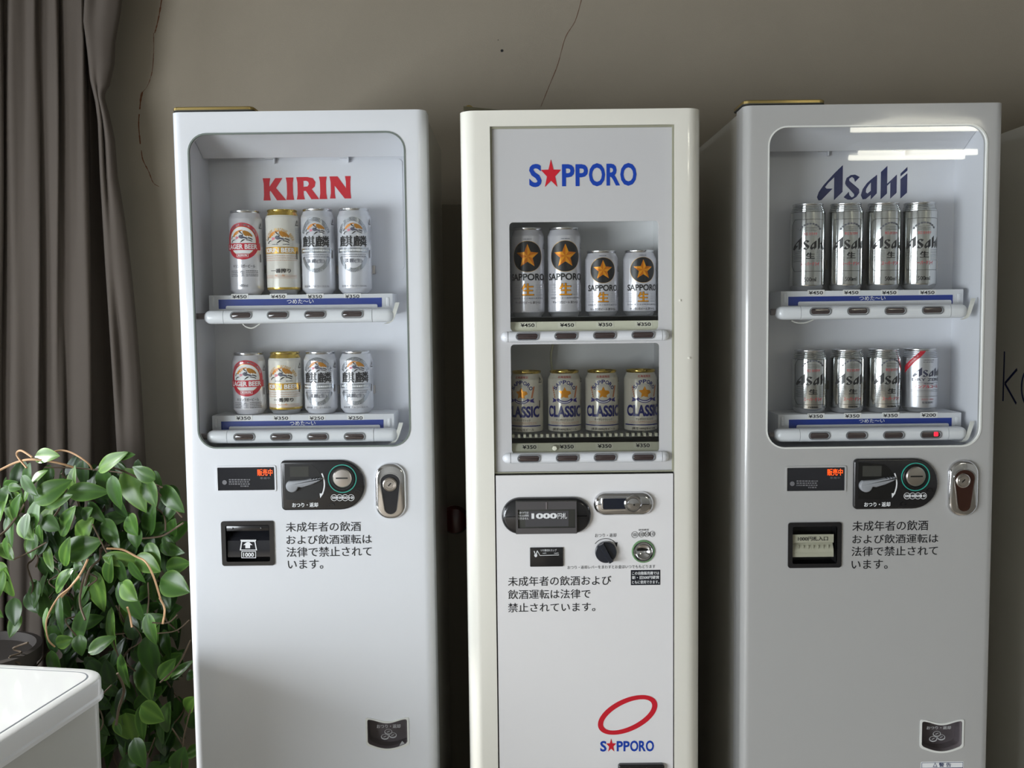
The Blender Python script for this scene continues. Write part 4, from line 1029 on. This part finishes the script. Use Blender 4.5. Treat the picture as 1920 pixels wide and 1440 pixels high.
def art_tanrei(H):
    tall = H > 150; a = Art(); c, rz = (96, 54) if tall else (65, 48)
    a.arc(K_silver, 0, c, 36, rz, 8, 28, 152); a.arctext(K_lt, 'BREWED FOR GOOD QUALITY', 0, c, 29.5, rz-6.6, 4.5, 146, 34, 0)
    a.arc(K_silver, 0, c, 36, rz, 8, 208, 332); a.text(K_lt, '2002 GOLD', -16, c-rz+1.5, 16, c-rz+6, .0)
    o = 33 if tall else 0
    a.beast(-20, 83+o, 20, 105+o)
    k = 92 if tall else 62
    a.text(K_char, '麒麟', -29, k, 29, k+21.5, .016)
    a.rect(K_silver, -36, k-11.5, 34, k-2.5); a.lines(M_print_w, -30, 28, k-8.4, k-8.4, 1, 3.0, 1)
    a.lines(K_grey, -28, 26, k-20, k-16, 2, 1.1, 1)
    z = k-30.5 if not tall else 59.5; a.text(K_grey, '淡麗(生)', -18, z, 18, z+9, .012)
    a.text(K_grey, '発泡酒 アルコール5.5%', -26, 11 if not tall else 13, 26, 15 if not tall else 17, .004)
    return side_print(a, H-20)
def art_black(H):
    tall = H > 150; a = Art(); c, r = (114, 29) if tall else (86.5, 24)
    a.disc(K_char, 0, c, r+1.2, r); a.poly(K_gold, circ(0, c, r+1.5, 48, r+.3), [circ(0, c, r+1.0, 48, r-.2)])
    rr = r*.80; S = star(0, c+.3, rr, .44); a.poly(K_star, S)
    f = a.f()
    for k in range(5):
        p0 = S[(k*2-1) % 10]; p1 = S[k*2]; poly(a.b, [(0, c+.3), p0, p1], f, a.mi(K_starshade))
    a.lines(K_grey, -8, 8, c+r+3, c+r+3, 1, 1.2, 1)
    s = 69 if tall else 47.5
    a.text(K_char, 'SAPPORO', -38, s, 38, s+13.2, .028) if tall else a.text(K_char, 'SAPPORO', -32, s, 32, s+12, .028)
    z = (41, 63) if tall else (27, 45); w = 11.5 if tall else 10
    a.text(K_char, '生', -w-.7, z[0]-.7, w+.7, z[1]+.7, .05); a.text(K_star, '生', -w, z[0], w, z[1], .03)
    for sx in (-1, 1):
        a.lines(K_lt, min(sx*15, sx*36), max(sx*15, sx*36), z[0]+1, z[1]-3, 5, .7, 1); a.lines(K_lt, min(sx*15, sx*38), max(sx*15, sx*38), z[0]-.6, z[0]-.6, 1, .6)
    a.text(K_grey, '非熱処理 うまさ長持ち麦芽使用', -32, z[0]-7, 32, z[0]-4, .0); a.text(K_ink, 'サッポロ生ビール 黒ラベル', -26, z[0]-16, 26, z[0]-11.2, .012)
    return side_print(a, H-28)
def art_classic(H):
    a = Art(); c = 82.5
    a.text(K_ored, '北海道限定', -14, 110.8, 14, 115.6, .02)
    a.arctext(K_navy, 'SAPPORO', 0, c, 17.2, 17.2, 7.6, 152, 28, .03)
    a.poly(K_lt, circ(0, c, 15.6, 40), [circ(0, c, 15.0, 40)]); a.poly(K_lt, circ(0, c, 13.2, 40), [circ(0, c, 12.9, 40)])
    a.poly(K_star, star(0, c, 12, .5)); a.poly(K_star, [(2, c+5), (11, c+3), (12.5, c-1), (7, c-4), (4, c-9), (-1, c-8)])
    for sx in (-1, 1):
        for i in range(5):
            x, z = sx*(20+i*.9), c-9+i*4.2; a.poly(K_wheat, [(x-1.6, z), (x+1.6, z+.6), (x+sx*2.0+.5, z+6), (x-sx*.2-.4, z+5)])
        a.poly(K_ribbon, [(sx*17, c-12), (sx*25, c-9), (sx*23, c-13), (sx*25.5, c-18), (sx*17, c-16)])
    a.arc(K_ribbon, 0, c+2, 22, 22, 5, 222, 318); a.arc(M_print_w, 0, c+2, 20.4, 20.4, 1.6, 236, 304)
    a.text(K_navy, 'CLASSIC', -36, 36.5, 36, 58.5, .035)
    a.text(K_ink, 'サッポロクラシック', -17, 29.2, 17, 33.8, .012)
    a.lines(K_wheat, -30, 30, 24, 26.6, 2, .6, 1); a.rect(K_navy, -42, 19.3, 40, 21.2); a.text(K_ink, '[麦芽100%]生ビール', -24, 10.3, 24, 15.8, .012)
    return side_print(a, H-10)
def art_dry(H):
    tall = H > 150; a = Art(); z0, z1 = (37, 137) if tall else (17.5, 106); W = 40; ch = 8; t = .75
    o = [(-W+ch, z0), (W-ch, z0), (W, z0+ch*1.3), (W, z1-ch*1.3), (W-ch, z1), (-W+ch, z1), (-W, z1-ch*1.3), (-W, z0+ch*1.3)]
    a.poly(K_char, o, [inset_loop(o, t)])
    l = 78 if tall else 55.5; h = 25.6 if tall else 24
    a.logo(K_char, ASAHI, 750, 300, -36, l, 36, l+h)
    z = 61 if tall else 38.2; q = 12 if tall else 10
    for sx in (-1, 1): a.lines(K_char, min(sx*12, sx*36), max(sx*12, sx*36), z-5, l-2.4, 8, .45)
    a.text(K_char, '生', -8.5, z, 8.5, z+q, .04)
    a.text(K_dred, 'スーパードライ', -18, z-13.5, 18, z-6.2, .012)
    a.text(K_dred, '辛口 カラクチ', -13, l+h+2, 13, l+h+8, .012); a.lines(K_char, -12, 12, l+h+11, l+h+17, 3, .5)
    for k in range(9): a.arc(K_grey, 0, l+h-2, 27, 28, 3.0, 36+k*12.6, 36+k*12.6+9, 3)
    if tall: a.text(K_char, '500ml', -11.5, 17.5, 11.5, 25.4, .0)
    else: a.lines(K_char, -9, 9, 12, 12, 1, 2.2, 1)
    return a
def art_zero(H):
    a = Art()
    a.poly(K_crim, [(-46, 90), (-13, H-3.8), (-1, H-3.8), (-46, 76)])
    f = a.f(); mi = a.mi(M_print_w)
    put_glyphs(a.b, 'ノンアルコール', 0, 0, 26, 3.4, (lambda x, z: f(-36.5+x*.79-z*.6, 89.5+x*.80+z*.6)), mi, .01, 6e-5)
    a.logo(K_dgrey, ASAHI, 750, 300, -27, 69.5, 34, 88.5)
    a.text(K_dgrey, 'DRY ZERO', -28, 61.7, 34, 67.3, .015); a.rect(K_grey, -27, 58.4, 34, 58.9); a.lines(K_grey, -6, 14, 55.6, 55.6, 1, 1.8, 1)
    a.text(K_crim, 'ノンアルコール', -24, 48, 28, 53.8, .025)
    a.rect(K_grey, -30, 43.8, 34, 44.3); a.rect(K_grey, -30, 41, 34, 41.4); a.rect(K_grey, -27, 31.4, 32, 31.8)
    a.text(K_crim, 'カロリーゼロ', -10, 24.6, 14, 27.6, .01); a.text(K_grey, '炭酸飲料', -9, 17.5, 13, 22, .01); a.lines(K_grey, -8, 14, 98, 102, 2, 1.2, 1)
    return a

CAN_KINDS = {}
def make_can(kind, H, R=33.1):
    """a can with its base at the origin: body, lid, printed lettering"""
    key = (kind, H, R)
    if key in CAN_KINDS: return None
    ribbed = kind in ('dry', 'zero'); prof = (can_profile_ribbed if ribbed else can_profile)(H, R)
    body, lid, art = {'lager': (B_lager, L_alu, art_lager), 'ichiban': (B_ichi, L_gold, art_ichiban), 'tanrei': (B_tan, L_alu, art_tanrei), 'black': (B_black, L_alu, art_black), 'classic': (B_classic, L_gold, art_classic), 'dry': (B_dry, L_alu, art_dry), 'zero': (B_zero, L_alu, art_zero)}[kind]
    root = thing('beer_can' if kind != 'zero' else 'drink_can', 'can', 'can')
    b = bmesh.new(); P_ = list(prof)
    if kind == 'ichiban':
        P_ = P_[:8] + [(R, 14)] + P_[8:]
    V = lathe(b, [(r*.001, z*.001) for r, z in P_], 'z', (0, 0, 0), 56)
    if kind == 'ichiban':
        for f_ in b.faces:
            zc = f_.calc_center_median().z*1000
            if zc > H-10.5 or 9 < zc < 14: f_.material_index = 1
            if zc < 9: f_.material_index = 2
    else:
        for f_ in b.faces:
            if f_.calc_center_median().z*1000 < 9.5 and kind not in ('lager', 'tanrei'): f_.material_index = 2
    obj('can_body', b, [body, K_goldband, L_alu], root, 40)
    rt = prof[-1][0]; zt = prof[-1][1]
    b = bmesh.new()
    lathe(b, [(q*.001, z*.001) for q, z in ((rt-.2, zt-.3), (rt+.9, H-3.2), (rt+1.3, H-2.0), (rt+1.2, H-.6), (rt+.6, H), (rt-.2, H-.5), (rt-.8, H-2.5), (rt-1.4, H-5.5), (rt-3, H-6.4), (rt-4, H-5.2), (2, H-5.2))], 'z', (0, 0, 0), 56, 0, False, True)
    ld = obj('can_lid', b, lid, root, 40)
    bm, ms = art(H).build(prof, R=R)
    obj('printed_lettering', bm, ms, root, 0)
    CAN_KINDS[key] = root
    return root
def place_can(kind, H, u, v_mid, Y, z, label, group, rot=0.0, R=33.1):
    first = make_can(kind, H, R)
    x = P(u, v_mid, Y).x
    if first is None:
        src = CAN_KINDS[(kind, H, R)]
        root = src.copy(); COL.objects.link(root)
        for ch in list(src.children):
            c = ch.copy(); COL.objects.link(c); c.parent = root
    else: root = first
    root.location = (x, Y, z+.0005); root.rotation_euler = (0, 0, rot)
    tag(root, label, 'can', group)
    return root
CAN_FLOOR = [P(1095, 594, 1.867).z, P(1095, 818.6, 1.867).z]
mM = middle_machine()
YL, YR, YM = 1.985, 1.945, 1.902
zL = [P(562, 550.5, YL-.033).z, P(566, 776.3, YL-.025).z]
zL = [P(562, 552, LEFT['Y']+.062).z, P(566, 777.5, LEFT['Y']+.062).z]
zR = [P(1635, 544, RIGHT['Y']+.062).z, P(1631, 775.5, RIGHT['Y']+.062).z]
G = 'tall cans on the upper shelf beside the plant'
place_can('lager', 166, 462, 470, YL, zL[0], 'tall pearl can with red ring and beast emblem, first on the upper shelf', G, .02)
place_can('ichiban', 167, 531, 470, YL, zL[0], 'tall ivory can with gold neck and gold band, on the upper shelf', G, -.03)
place_can('tanrei', 168, 597, 470, YL, zL[0], 'tall silver can with black brush characters, third on the upper shelf beside the plant', G, .0)
place_can('tanrei', 168, 665, 470, YL, zL[0], 'tall silver can with black brush characters, last on the upper shelf beside the plant', G, .06)
G = 'short cans on the lower shelf beside the plant'
place_can('lager', 123, 468, 718, YL, zL[1], 'short pearl can with red ring and beast emblem, first on the lower shelf', G, .06)
place_can('ichiban', 123.4, 535.5, 718, YL, zL[1], 'short ivory can with gold neck and gold band, on the lower shelf', G, .0)
place_can('tanrei', 123.6, 602, 718, YL, zL[1], 'short silver can with black brush characters, third on the lower shelf beside the plant', G, -.04)
place_can('tanrei', 123.6, 669, 718, YL, zL[1], 'short silver can with black brush characters, last on the lower shelf beside the plant', G, .04)
G = 'star cans in the upper window of the cream machine'
place_can('black', 169, 990, 512, YM, CAN_FLOOR[0], 'tall can with gold star on black disc, leftmost in the cream machine', G, -.04, 31.9)
place_can('black', 169, 1058, 512, YM, CAN_FLOOR[0], 'tall can with gold star on black disc, second from the left in the cream machine', G, .02, 31.9)
place_can('black', 124.5, 1128, 534, YM, CAN_FLOOR[0], 'short can with gold star on black disc, beside the two tall ones', G, .0, 31.9)
place_can('black', 124.5, 1199, 534, YM, CAN_FLOOR[0], 'short can with gold star on black disc, rightmost in its window', G, .10, 31.9)
G = 'cream and navy cans in the lower window of the cream machine'
for i, (u, r, w) in enumerate(((987.5, -.34, 'leftmost, partly hidden by the window edge'), (1058.5, -.04, 'second from the left'), (1128.5, .0, 'third from the left'), (1201, .12, 'rightmost of the four'))):
    place_can('classic', 124.5, u, 758, YM, CAN_FLOOR[1], 'cream can with gold lid and navy lettering, ' + w, G, r, 31.9)
G = 'tall mirror silver cans on the upper shelf'
for i, (u, r, w) in enumerate(((1514, -.12, 'leftmost of the tall four'), (1585, .02, 'second of the tall four'), (1655, .14, 'third of the tall four'), (1722.5, -.06, 'rightmost of the tall four'))):
    place_can('dry', 168, u, 460, YR, zR[0], 'tall mirror silver can with black slanted lettering, ' + w, G, r)
G = 'short silver cans on the lower shelf under the bright streaks'
for i, (u, r, w) in enumerate(((1517.5, -.06, 'leftmost of the short three'), (1587.5, .06, 'middle of the short three'), (1656, .16, 'next to the red striped can'))):
    place_can('dry', 124, u, 713, YR, zR[1], 'short mirror silver can with black slanted lettering, ' + w, G, r)
place_can('zero', 124, 1724.5, 713, YR, zR[1], 'satin silver can with a red diagonal stripe at its neck', G, .02)
for t, Yc, us, vs in ((mL, 2.012, (499, 565, 632, 699), (505.5, 731)), (mR, 1.972, (1551, 1620, 1688, 1755), (496, 722))):
    for i, v in enumerate(vs):
        for u in us:
            q = P(u, v, Yc); can_clip(t, q.x, q.z, Yc)

# ---------------------------------------------------------------- white cabinet beyond the farthest machine, only its side in view
t = thing('white_cabinet', 'white cabinet with dark blue letters on its side, at the right edge', 'cabinet', (1.40, 2.1, 0))
xs = 1.10; zt4 = P(1900, 239, 2.175).z
b = bmesh.new(); box(b, xs, 1.84, .0, xs+.60, 2.44, zt4, .006, 3); obj('cabinet', b, M_side, t)
b = bmesh.new(); box(b, xs-.004, 1.78, .05, xs+.604, 1.835, zt4-.002, .012, 3); obj('cabinet_door', b, M_white, t)
def SX(u, v):                       # point of the side plane x = xs seen at a pixel
    d = CAM_R @ Vector(((u-960)/FPX, -(v-720)/FPX, -1)); k = xs/d.x
    return Vector((xs-.0006, d.y*k, EYE+d.z*k))
b = bmesh.new()
def stroke(p, q, w):
    p, q = Vector(p), Vector(q); d = (q-p).normalized(); n = d.cross(Vector((1, 0, 0)))*w/2
    b.faces.new([b.verts.new(x) for x in (p-n, q-n, q+n, p+n)])
k0, k1, k2, k3, k4 = SX(1883.8, 659), SX(1881, 752), SX(1884.5, 719), SX(1907.5, 692), SX(1906, 757)
stroke(k0, k1, .006); stroke(k2, k3, .006); stroke(k2, k4, .006)
oc = SX(1930, 727); ry, rz = abs(SX(1914.5, 727).y-oc.y), .042
for i in range(40):
    a0, a1 = 2*PI*i/40, 2*PI*(i+1)/40
    f = lambda a, s: (xs-.0006, oc.y+(ry-s)*math.cos(a), oc.z+(rz-s)*math.sin(a))
    b.faces.new([b.verts.new(f(a, s)) for a, s in ((a0, 0), (a1, 0), (a1, .006), (a0, .006))])
obj('side_lettering', b, M_print_navy, t)

# ---------------------------------------------------------------- curtain gathered in the corner
def itp(tab, v):
    for (a, x), (c, y) in zip(tab, tab[1:]):
        if a <= v <= c: return x+(y-x)*(v-a)/(c-a)
    return tab[0][1] if v < tab[0][0] else tab[-1][1]
UR = [(-80, 236), (0, 227), (20, 225), (80, 214.5), (120, 213), (160, 204), (172, 196), (186, 195), (212, 203), (262, 214), (330, 219), (400, 231), (500, 244), (600, 254), (700, 262), (850, 271), (1100, 285), (1440, 300)]
UL = [(-80, 158), (0, 160), (39, 158), (100, 166), (149, 171), (190, 181), (229, 186), (330, 190), (500, 200), (700, 213), (850, 222), (1440, 250)]
COLS = [(-700, .30), (-640, .22), (-580, .27), (-510, .16), (-440, .20), (-370, .08), (-300, .12), (-230, .03), (-190, .07), (-150, .06), (-110, .01), (-70, .055), (-40, .01), (-12, .05), (2, .05), (5, .02), (12, .02), (22, .046), (32, .05), (46, .040), (58, .052), (67, .066), (69.5, .045), (72, .03), (84, .036), (98, .056), (104, .064), (107, .045), (112, .03), (126, .045), (142, .058), (153, .066), (157, .05), (159, .005), (166, -.01)]  # unseen columns added at the far left, bent forward to shade the wall
def curtain_row(v):
    k = max(v, 0)/850.0
    pts = [(u*(1+.10*k) + 2.5*math.sin(v/130.0+i*1.7), (.75 if u < -150 else .58)*d*(1-.12*math.sin(v/210+i*2.1))) for i, (u, d) in enumerate(COLS)]
    a, c = itp(UL, v), itp(UR, v); w = c-a
    pts += [(a+4, -.035), (a-1, .0), (a, .035), (a+3, .052), (a+w*.3, .045+.008*math.sin(v/60)), (a+w*.55, .055), (a+w*.8, .05), (c-3, .042), (c, .028), (c-1, .008), (c-8, -.012), (c-16, -.02)]
    return pts
b = bmesh.new(); rows = []; YC = 2.42
vv = [-300+22*i for i in range(10)] + [-80+8*i for i in range(44)] + [276+27*i for i in range(45)]
for v in vv:
    cp = catmull([(u, d, 0) for u, d in curtain_row(v)], 4)
    rows.append([b.verts.new(P(p.x, v, YC-p.y)) for p in cp])
for r0, r1 in zip(rows, rows[1:]):
    for i in range(len(r0)-1): b.faces.new((r0[i], r1[i], r1[i+1], r0[i+1]))
cur = obj('curtain', b, M_curtain, None, 0)
cur.data.polygons.foreach_set('use_smooth', [True]*len(cur.data.polygons))
sm = cur.modifiers.new('cloth thickness', 'SOLIDIFY'); sm.thickness = .002
tag(cur, 'dull brown pleated curtain gathered in the corner behind the plant', 'curtain')

# ---------------------------------------------------------------- white bin in front of the plant
HB = .80; c0 = PZ(219, 1254, HB); th = math.radians(9.5)
ex = Vector((math.cos(th), -math.sin(th), 0)); ey = Vector((math.sin(th), math.cos(th), 0))      # right and away
t = thing('white_bin', 'white box-shaped bin with a brightly lit flat lid, in front of the plant', 'bin', (c0.x-.27, c0.y-.30, 0))
def bl(w, d, r, ins):
    """rounded plan of the bin, inset by ins"""
    return [c0 + ex*(-w/2+x) + ey*(-d/2+y) for x, y in rrect(-w/2+ins, -d/2+ins, w/2-ins, d/2-ins, r-ins, 10)]
def ring(ins, z, r=.062): return [(p.x, p.y, z) for p in bl(.54, .62, r, ins)]
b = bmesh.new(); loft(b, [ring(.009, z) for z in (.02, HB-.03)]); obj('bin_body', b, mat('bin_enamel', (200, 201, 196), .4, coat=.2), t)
b = bmesh.new(); loft(b, [ring(.006, HB-.042), ring(.0, HB-.038), ring(.0, HB-.032), ring(.003, HB-.029), ring(.003, HB-.006), ring(.005, HB-.002), ring(.009, HB)], True, False, False)
loft(b, [ring(.009, HB), ring(.024, HB), ring(.0245, HB-.002), ring(.0265, HB-.002), ring(.027, HB+.0004), ring(.05, HB+.0006)], True, False, True)
bmesh.ops.remove_doubles(b, verts=b.verts, dist=1e-6)
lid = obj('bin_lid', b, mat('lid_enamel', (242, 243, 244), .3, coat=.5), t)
b = bmesh.new(); 
r0, r1 = ring(.0243, HB+.0003), ring(.0268, HB+.0003)
for i in range(len(r0)):
    j = (i+1) % len(r0); b.faces.new([b.verts.new(p) for p in (r0[i], r0[j], r1[j], r1[i])])
obj('lid_groove', b, mat('groove_grey', (120, 126, 134), .6), lid)

# ---------------------------------------------------------------- trailing plant on a stand
t = thing('trailing_plant', 'green trailing plant with glossy oval leaves, hanging between the curtain and a white machine', 'plant', (P(60, 1180, 2.12).x, 2.12, 0))
pc = P(-40, 1290, 2.10)
b = bmesh.new(); lathe(b, [(.055, -.16), (.075, -.158), (.105, -.06), (.118, .05), (.128, .055), (.130, .085), (.118, .087), (.110, .07), (.02, .06)], 'z', tuple(pc), 36); obj('pot', b, mat('pot_stone', (72, 66, 62), .7), t)
b = bmesh.new(); 
zp = pc.z-.16
lathe(b, [(.15, 0), (.15, .02)], 'z', (pc.x, pc.y, zp-.02), 32)
for k in range(3):
    a = k*2*PI/3+.4; tube(b, [(pc.x+.10*math.cos(a), pc.y+.10*math.sin(a), zp-.02), (pc.x+.14*math.cos(a), pc.y+.10*math.sin(a), 0.0)], .014, 8)
obj('stand', b, mat('stand_wood', (84, 52, 40), .5), t)
rnd = random.Random(3)
LX = gL['x0']-.012
stems = []
def z3(l): return [(u/4.8, 820+v/4.8) for u, v in l]
def z4(l): return [(u/4, 1080+v/4) for u, v in l]
ST = [(z3([(-60, 330), (0, 295), (150, 225), (290, 200), (500, 225), (660, 270)]), 2.06, .0024, 1), (z3([(240, 275), (150, 160), (190, 120), (290, 180)]), 2.05, .0022, 1), (z3([(430, 150), (530, 120), (620, 130), (720, 180), (800, 240), (830, 290)]), 2.08, .0020, 1),
      (z3([(400, 270), (650, 275), (890, 295), (1100, 320)]), 2.07, .0016, 0), (z3([(960, 1000), (1100, 1010), (1220, 1070), (1310, 1120), (1380, 1250), (1440, 1440)]) + z4([(1200, 170), (1235, 250), (1220, 360)]), 1.99, .0022, 1),
      (z3([(120, 1100), (270, 1030), (420, 945)]), 2.03, .0016, 0), (z3([(550, 1440), (640, 1340), (730, 1220), (790, 1100)]), 1.98, .0022, 1), (z4([(600, 0), (520, 90), (430, 170), (350, 330), (360, 470), (410, 530)]), 1.97, .0018, 1),
      (z4([(955, 235), (975, 300), (990, 385)]), 1.98, .0022, 1), (z4([(1430, 480), (1340, 660), (1200, 800)]), 2.02, .0016, 0), (z4([(1430, 1000), (1380, 1200), (1360, 1440)]), 2.04, .0016, 0),
      (z4([(880, 730), (930, 850), (890, 1000), (870, 1120)]), 2.03, .0030, 0), (z4([(1290, 1140), (1390, 1310), (1400, 1460)]), 2.05, .0018, 0), (z4([(1140, 350), (1260, 350), (1330, 290)]), 2.03, .0016, 0), (z4([(1180, 430), (1320, 410), (1420, 330)]), 2.03, .0014, 0),
      (z3([(1000, 270), (1100, 300), (1300, 390), (1460, 450)]), 2.07, .0022, 0), (z3([(1400, 480), (1540, 610), (1640, 720)]), 2.08, .0022, 0), (z3([(1280, 910), (1450, 890), (1560, 830), (1650, 770)]), 2.07, .0020, 0),
      (z3([(-20, 900), (60, 830), (160, 700), (220, 600)]), 2.03, .0024, 0), (z3([(830, 780), (900, 920), (960, 1040)]), 2.03, .0018, 0), (z4([(640, -20), (610, 90), (600, 210), (640, 330)]), 2.0, .0026, 0), (z4([(1110, 50), (1115, 180), (1105, 280)]), 2.04, .0016, 0)]
for i in range(46):
    u, v = rnd.uniform(20, 335), rnd.uniform(870, 1440)
    p = [(u, v)]
    for k in range(4): u += rnd.uniform(-28, 28); v += rnd.uniform(6, 40); p.append((min(u, 345), v))
    ST.append((p, rnd.uniform(2.05, 2.2), rnd.uniform(.0012, .0024), 0))
b = bmesh.new()
def clampx(p, pad=0.0):
    p.x = min(p.x, LX-pad); return p
for p, Y, r, m in ST:
    q = catmull([clampx(P(u, v, Y+.015*math.sin(i*1.3)), .004) for i, (u, v) in enumerate(p)], 5)
    tube(b, q, r, 6, m)
obj('stems', b, [mat('stem_brown', (92, 78, 62), .8), mat('stem_tan', (188, 150, 112), .7)], t)

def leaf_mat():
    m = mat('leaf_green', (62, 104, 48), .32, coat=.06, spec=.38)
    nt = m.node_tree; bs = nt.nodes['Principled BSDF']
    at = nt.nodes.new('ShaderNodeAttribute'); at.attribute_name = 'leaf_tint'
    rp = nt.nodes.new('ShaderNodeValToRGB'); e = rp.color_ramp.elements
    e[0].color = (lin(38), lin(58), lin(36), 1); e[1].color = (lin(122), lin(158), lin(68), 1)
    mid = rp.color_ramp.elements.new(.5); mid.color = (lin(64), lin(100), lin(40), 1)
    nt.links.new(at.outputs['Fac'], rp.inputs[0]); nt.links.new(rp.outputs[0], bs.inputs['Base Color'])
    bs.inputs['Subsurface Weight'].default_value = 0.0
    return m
b = bmesh.new(); tl = b.verts.layers.float.new('leaf_tint')
def leaf(c, L, W, ang, tilt, roll, tint, fold=.22, droop=.16):
    """pointed oval leaf centred at c: ang = direction of the tip in the XZ plane, tilt towards the viewer, roll about its axis"""
    t_ = Vector((math.cos(ang)*math.cos(tilt), -math.sin(tilt), math.sin(ang)*math.cos(tilt)))
    n0 = Vector((0, -1, 0)); s_ = t_.cross(n0).normalized(); n_ = s_.cross(t_).normalized()
    n_ = (n_ + Vector((-.8, 0, .62))*rnd.uniform(.15, .95)).normalized(); n_ = (n_ - t_*n_.dot(t_)).normalized(); s_ = t_.cross(n_)
    R_ = Matrix.Rotation(roll*.6, 3, t_); s_ = R_ @ s_; n_ = R_ @ n_
    NS, NW = 12, 3; grid = []
    for i in range(NS+1):
        u = i/NS; w = W/2*max(math.sin(PI*min(u*1.02, 1.0)**.82), 0)**.72*(1-.22*u) + .0004
        if i == NS: w = .0003
        row = []
        for j in range(-NW, NW+1):
            s = j/NW
            h = fold*abs(s)*w - .10*w*(s*s) + .012*L*math.sin(u*9+j)*abs(s)*.5
            p = c + t_*(L*(u-.5)) + s_*(s*w) + n_*(h - droop*L*(u-.35)**2)
            v = b.verts.new(clampx(p, .002)); v[tl] = tint + (.16 if j == 0 else 0) + (.26 if abs(j) == NW else 0)
            row.append(v)
        grid.append(row)
    for r0, r1 in zip(grid, grid[1:]):
        for j in range(2*NW): b.faces.new((r0[j], r0[j+1], r1[j+1], r1[j]))
Z3 = [(415,165,250,105,5),(1000,215,330,110,30),(650,380,220,100,80),(940,360,190,130,95),(1290,325,190,110,150),(1550,560,260,130,-50),(1210,480,360,180,-65),(1350,500,220,130,-70),(1040,500,260,140,-80),(790,490,310,130,0),(470,480,310,160,30),(510,565,250,110,20),(420,720,210,120,60),(600,750,270,140,60),(310,680,240,130,80),(140,620,260,90,60),(45,520,130,100,-20),(250,330,180,90,75),(350,350,150,100,40),(240,820,220,150,-50),(360,880,160,90,-90),(460,780,150,130,-40),(780,680,130,90,40),(760,830,280,150,50),(740,990,310,170,20),(590,1030,260,110,70),(870,680,200,90,-55),(1000,870,260,120,-60),(1190,790,180,150,-60),(1350,740,260,130,75),(1430,820,220,90,15),(1220,900,170,120,-90),(1110,1100,300,100,-10),(980,1190,220,120,80),(1090,1220,200,100,-75),(1230,1220,200,100,-60),(1330,1140,220,130,-30),(1540,1010,220,90,-10),(1600,1150,180,120,10),(1380,1060,200,110,-60),(570,1280,240,140,50),(700,1150,80,80,0),(880,1330,300,170,-80),(1160,1390,200,140,-40),(60,1000,220,130,80),(50,1300,260,200,80),(440,1090,220,70,-65),(1570,1330,260,180,-20),(1130,165,160,60,10),(1420,380,150,50,-60),(250,480,170,60,70),(90,420,160,60,15),(130,450,110,60,0)]
Z4 = [(735,120,260,160,-80),(980,200,290,130,-60),(610,350,300,110,65),(840,410,280,120,-85),(760,510,200,90,30),(600,520,130,90,-80),(450,300,260,50,-85),(480,490,140,80,20),(340,330,150,50,-90),(1130,620,280,150,-80),(1100,770,280,180,-75),(1290,640,180,100,40),(1250,700,200,90,50),(930,720,220,100,-75),(1360,700,190,60,40),(1300,380,240,80,80),(1180,440,160,50,80),(1130,400,200,100,-70),(960,330,220,80,-65),(1430,745,60,60,0),(1120,910,260,90,35),(1240,1060,280,110,70),(1140,1030,180,140,-30),(970,1140,200,180,-80),(1060,1110,220,70,-85),(1420,960,150,90,55),(1440,1080,140,80,60),(1460,1310,120,80,30),(1040,1330,200,120,-60),(1000,1400,100,80,0),(1350,1380,180,120,70),(920,1280,160,60,-80),(1190,1430,160,70,10),(890,1150,80,60,-60)]
for lst, s, ox, oy in ((Z3, 4.8, 0, 820), (Z4, 4.0, 0, 1080)):
    for x, y, L, W, an in lst:
        u, v = ox+x/s, oy+y/s
        Y = 2.03 + .05*(u/340) + rnd.uniform(-.04, .04)
        k = Y/FPX/s
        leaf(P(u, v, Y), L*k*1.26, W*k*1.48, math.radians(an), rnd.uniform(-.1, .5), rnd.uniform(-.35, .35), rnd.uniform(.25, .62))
for i in range(430):                 # leaves deeper inside the plant, tinted darker in place of shade
    v = rnd.uniform(880, 1450); um = 335
    lo = 10 if v < 1000 else (70 if v < 1150 else 100)
    u = rnd.uniform(lo, um)
    if v < 930 and u > 280: continue
    Y = rnd.uniform(2.09, 2.19)
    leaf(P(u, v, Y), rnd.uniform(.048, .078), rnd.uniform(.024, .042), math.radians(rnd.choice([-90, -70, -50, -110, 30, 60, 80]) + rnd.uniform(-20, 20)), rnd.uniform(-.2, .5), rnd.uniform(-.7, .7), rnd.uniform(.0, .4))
for i in range(34):                  # a few more at the very left, over the pot
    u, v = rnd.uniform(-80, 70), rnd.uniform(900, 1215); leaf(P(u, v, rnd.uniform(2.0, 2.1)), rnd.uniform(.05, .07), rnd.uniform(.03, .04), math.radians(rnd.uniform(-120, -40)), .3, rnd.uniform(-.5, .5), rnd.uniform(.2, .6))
obj('foliage', b, leaf_mat(), t, 0)
f = t.children[-1] if t.children else None
for ch in t.children:
    if ch.name.startswith('foliage'): ch.data.polygons.foreach_set('use_smooth', [True]*len(ch.data.polygons))
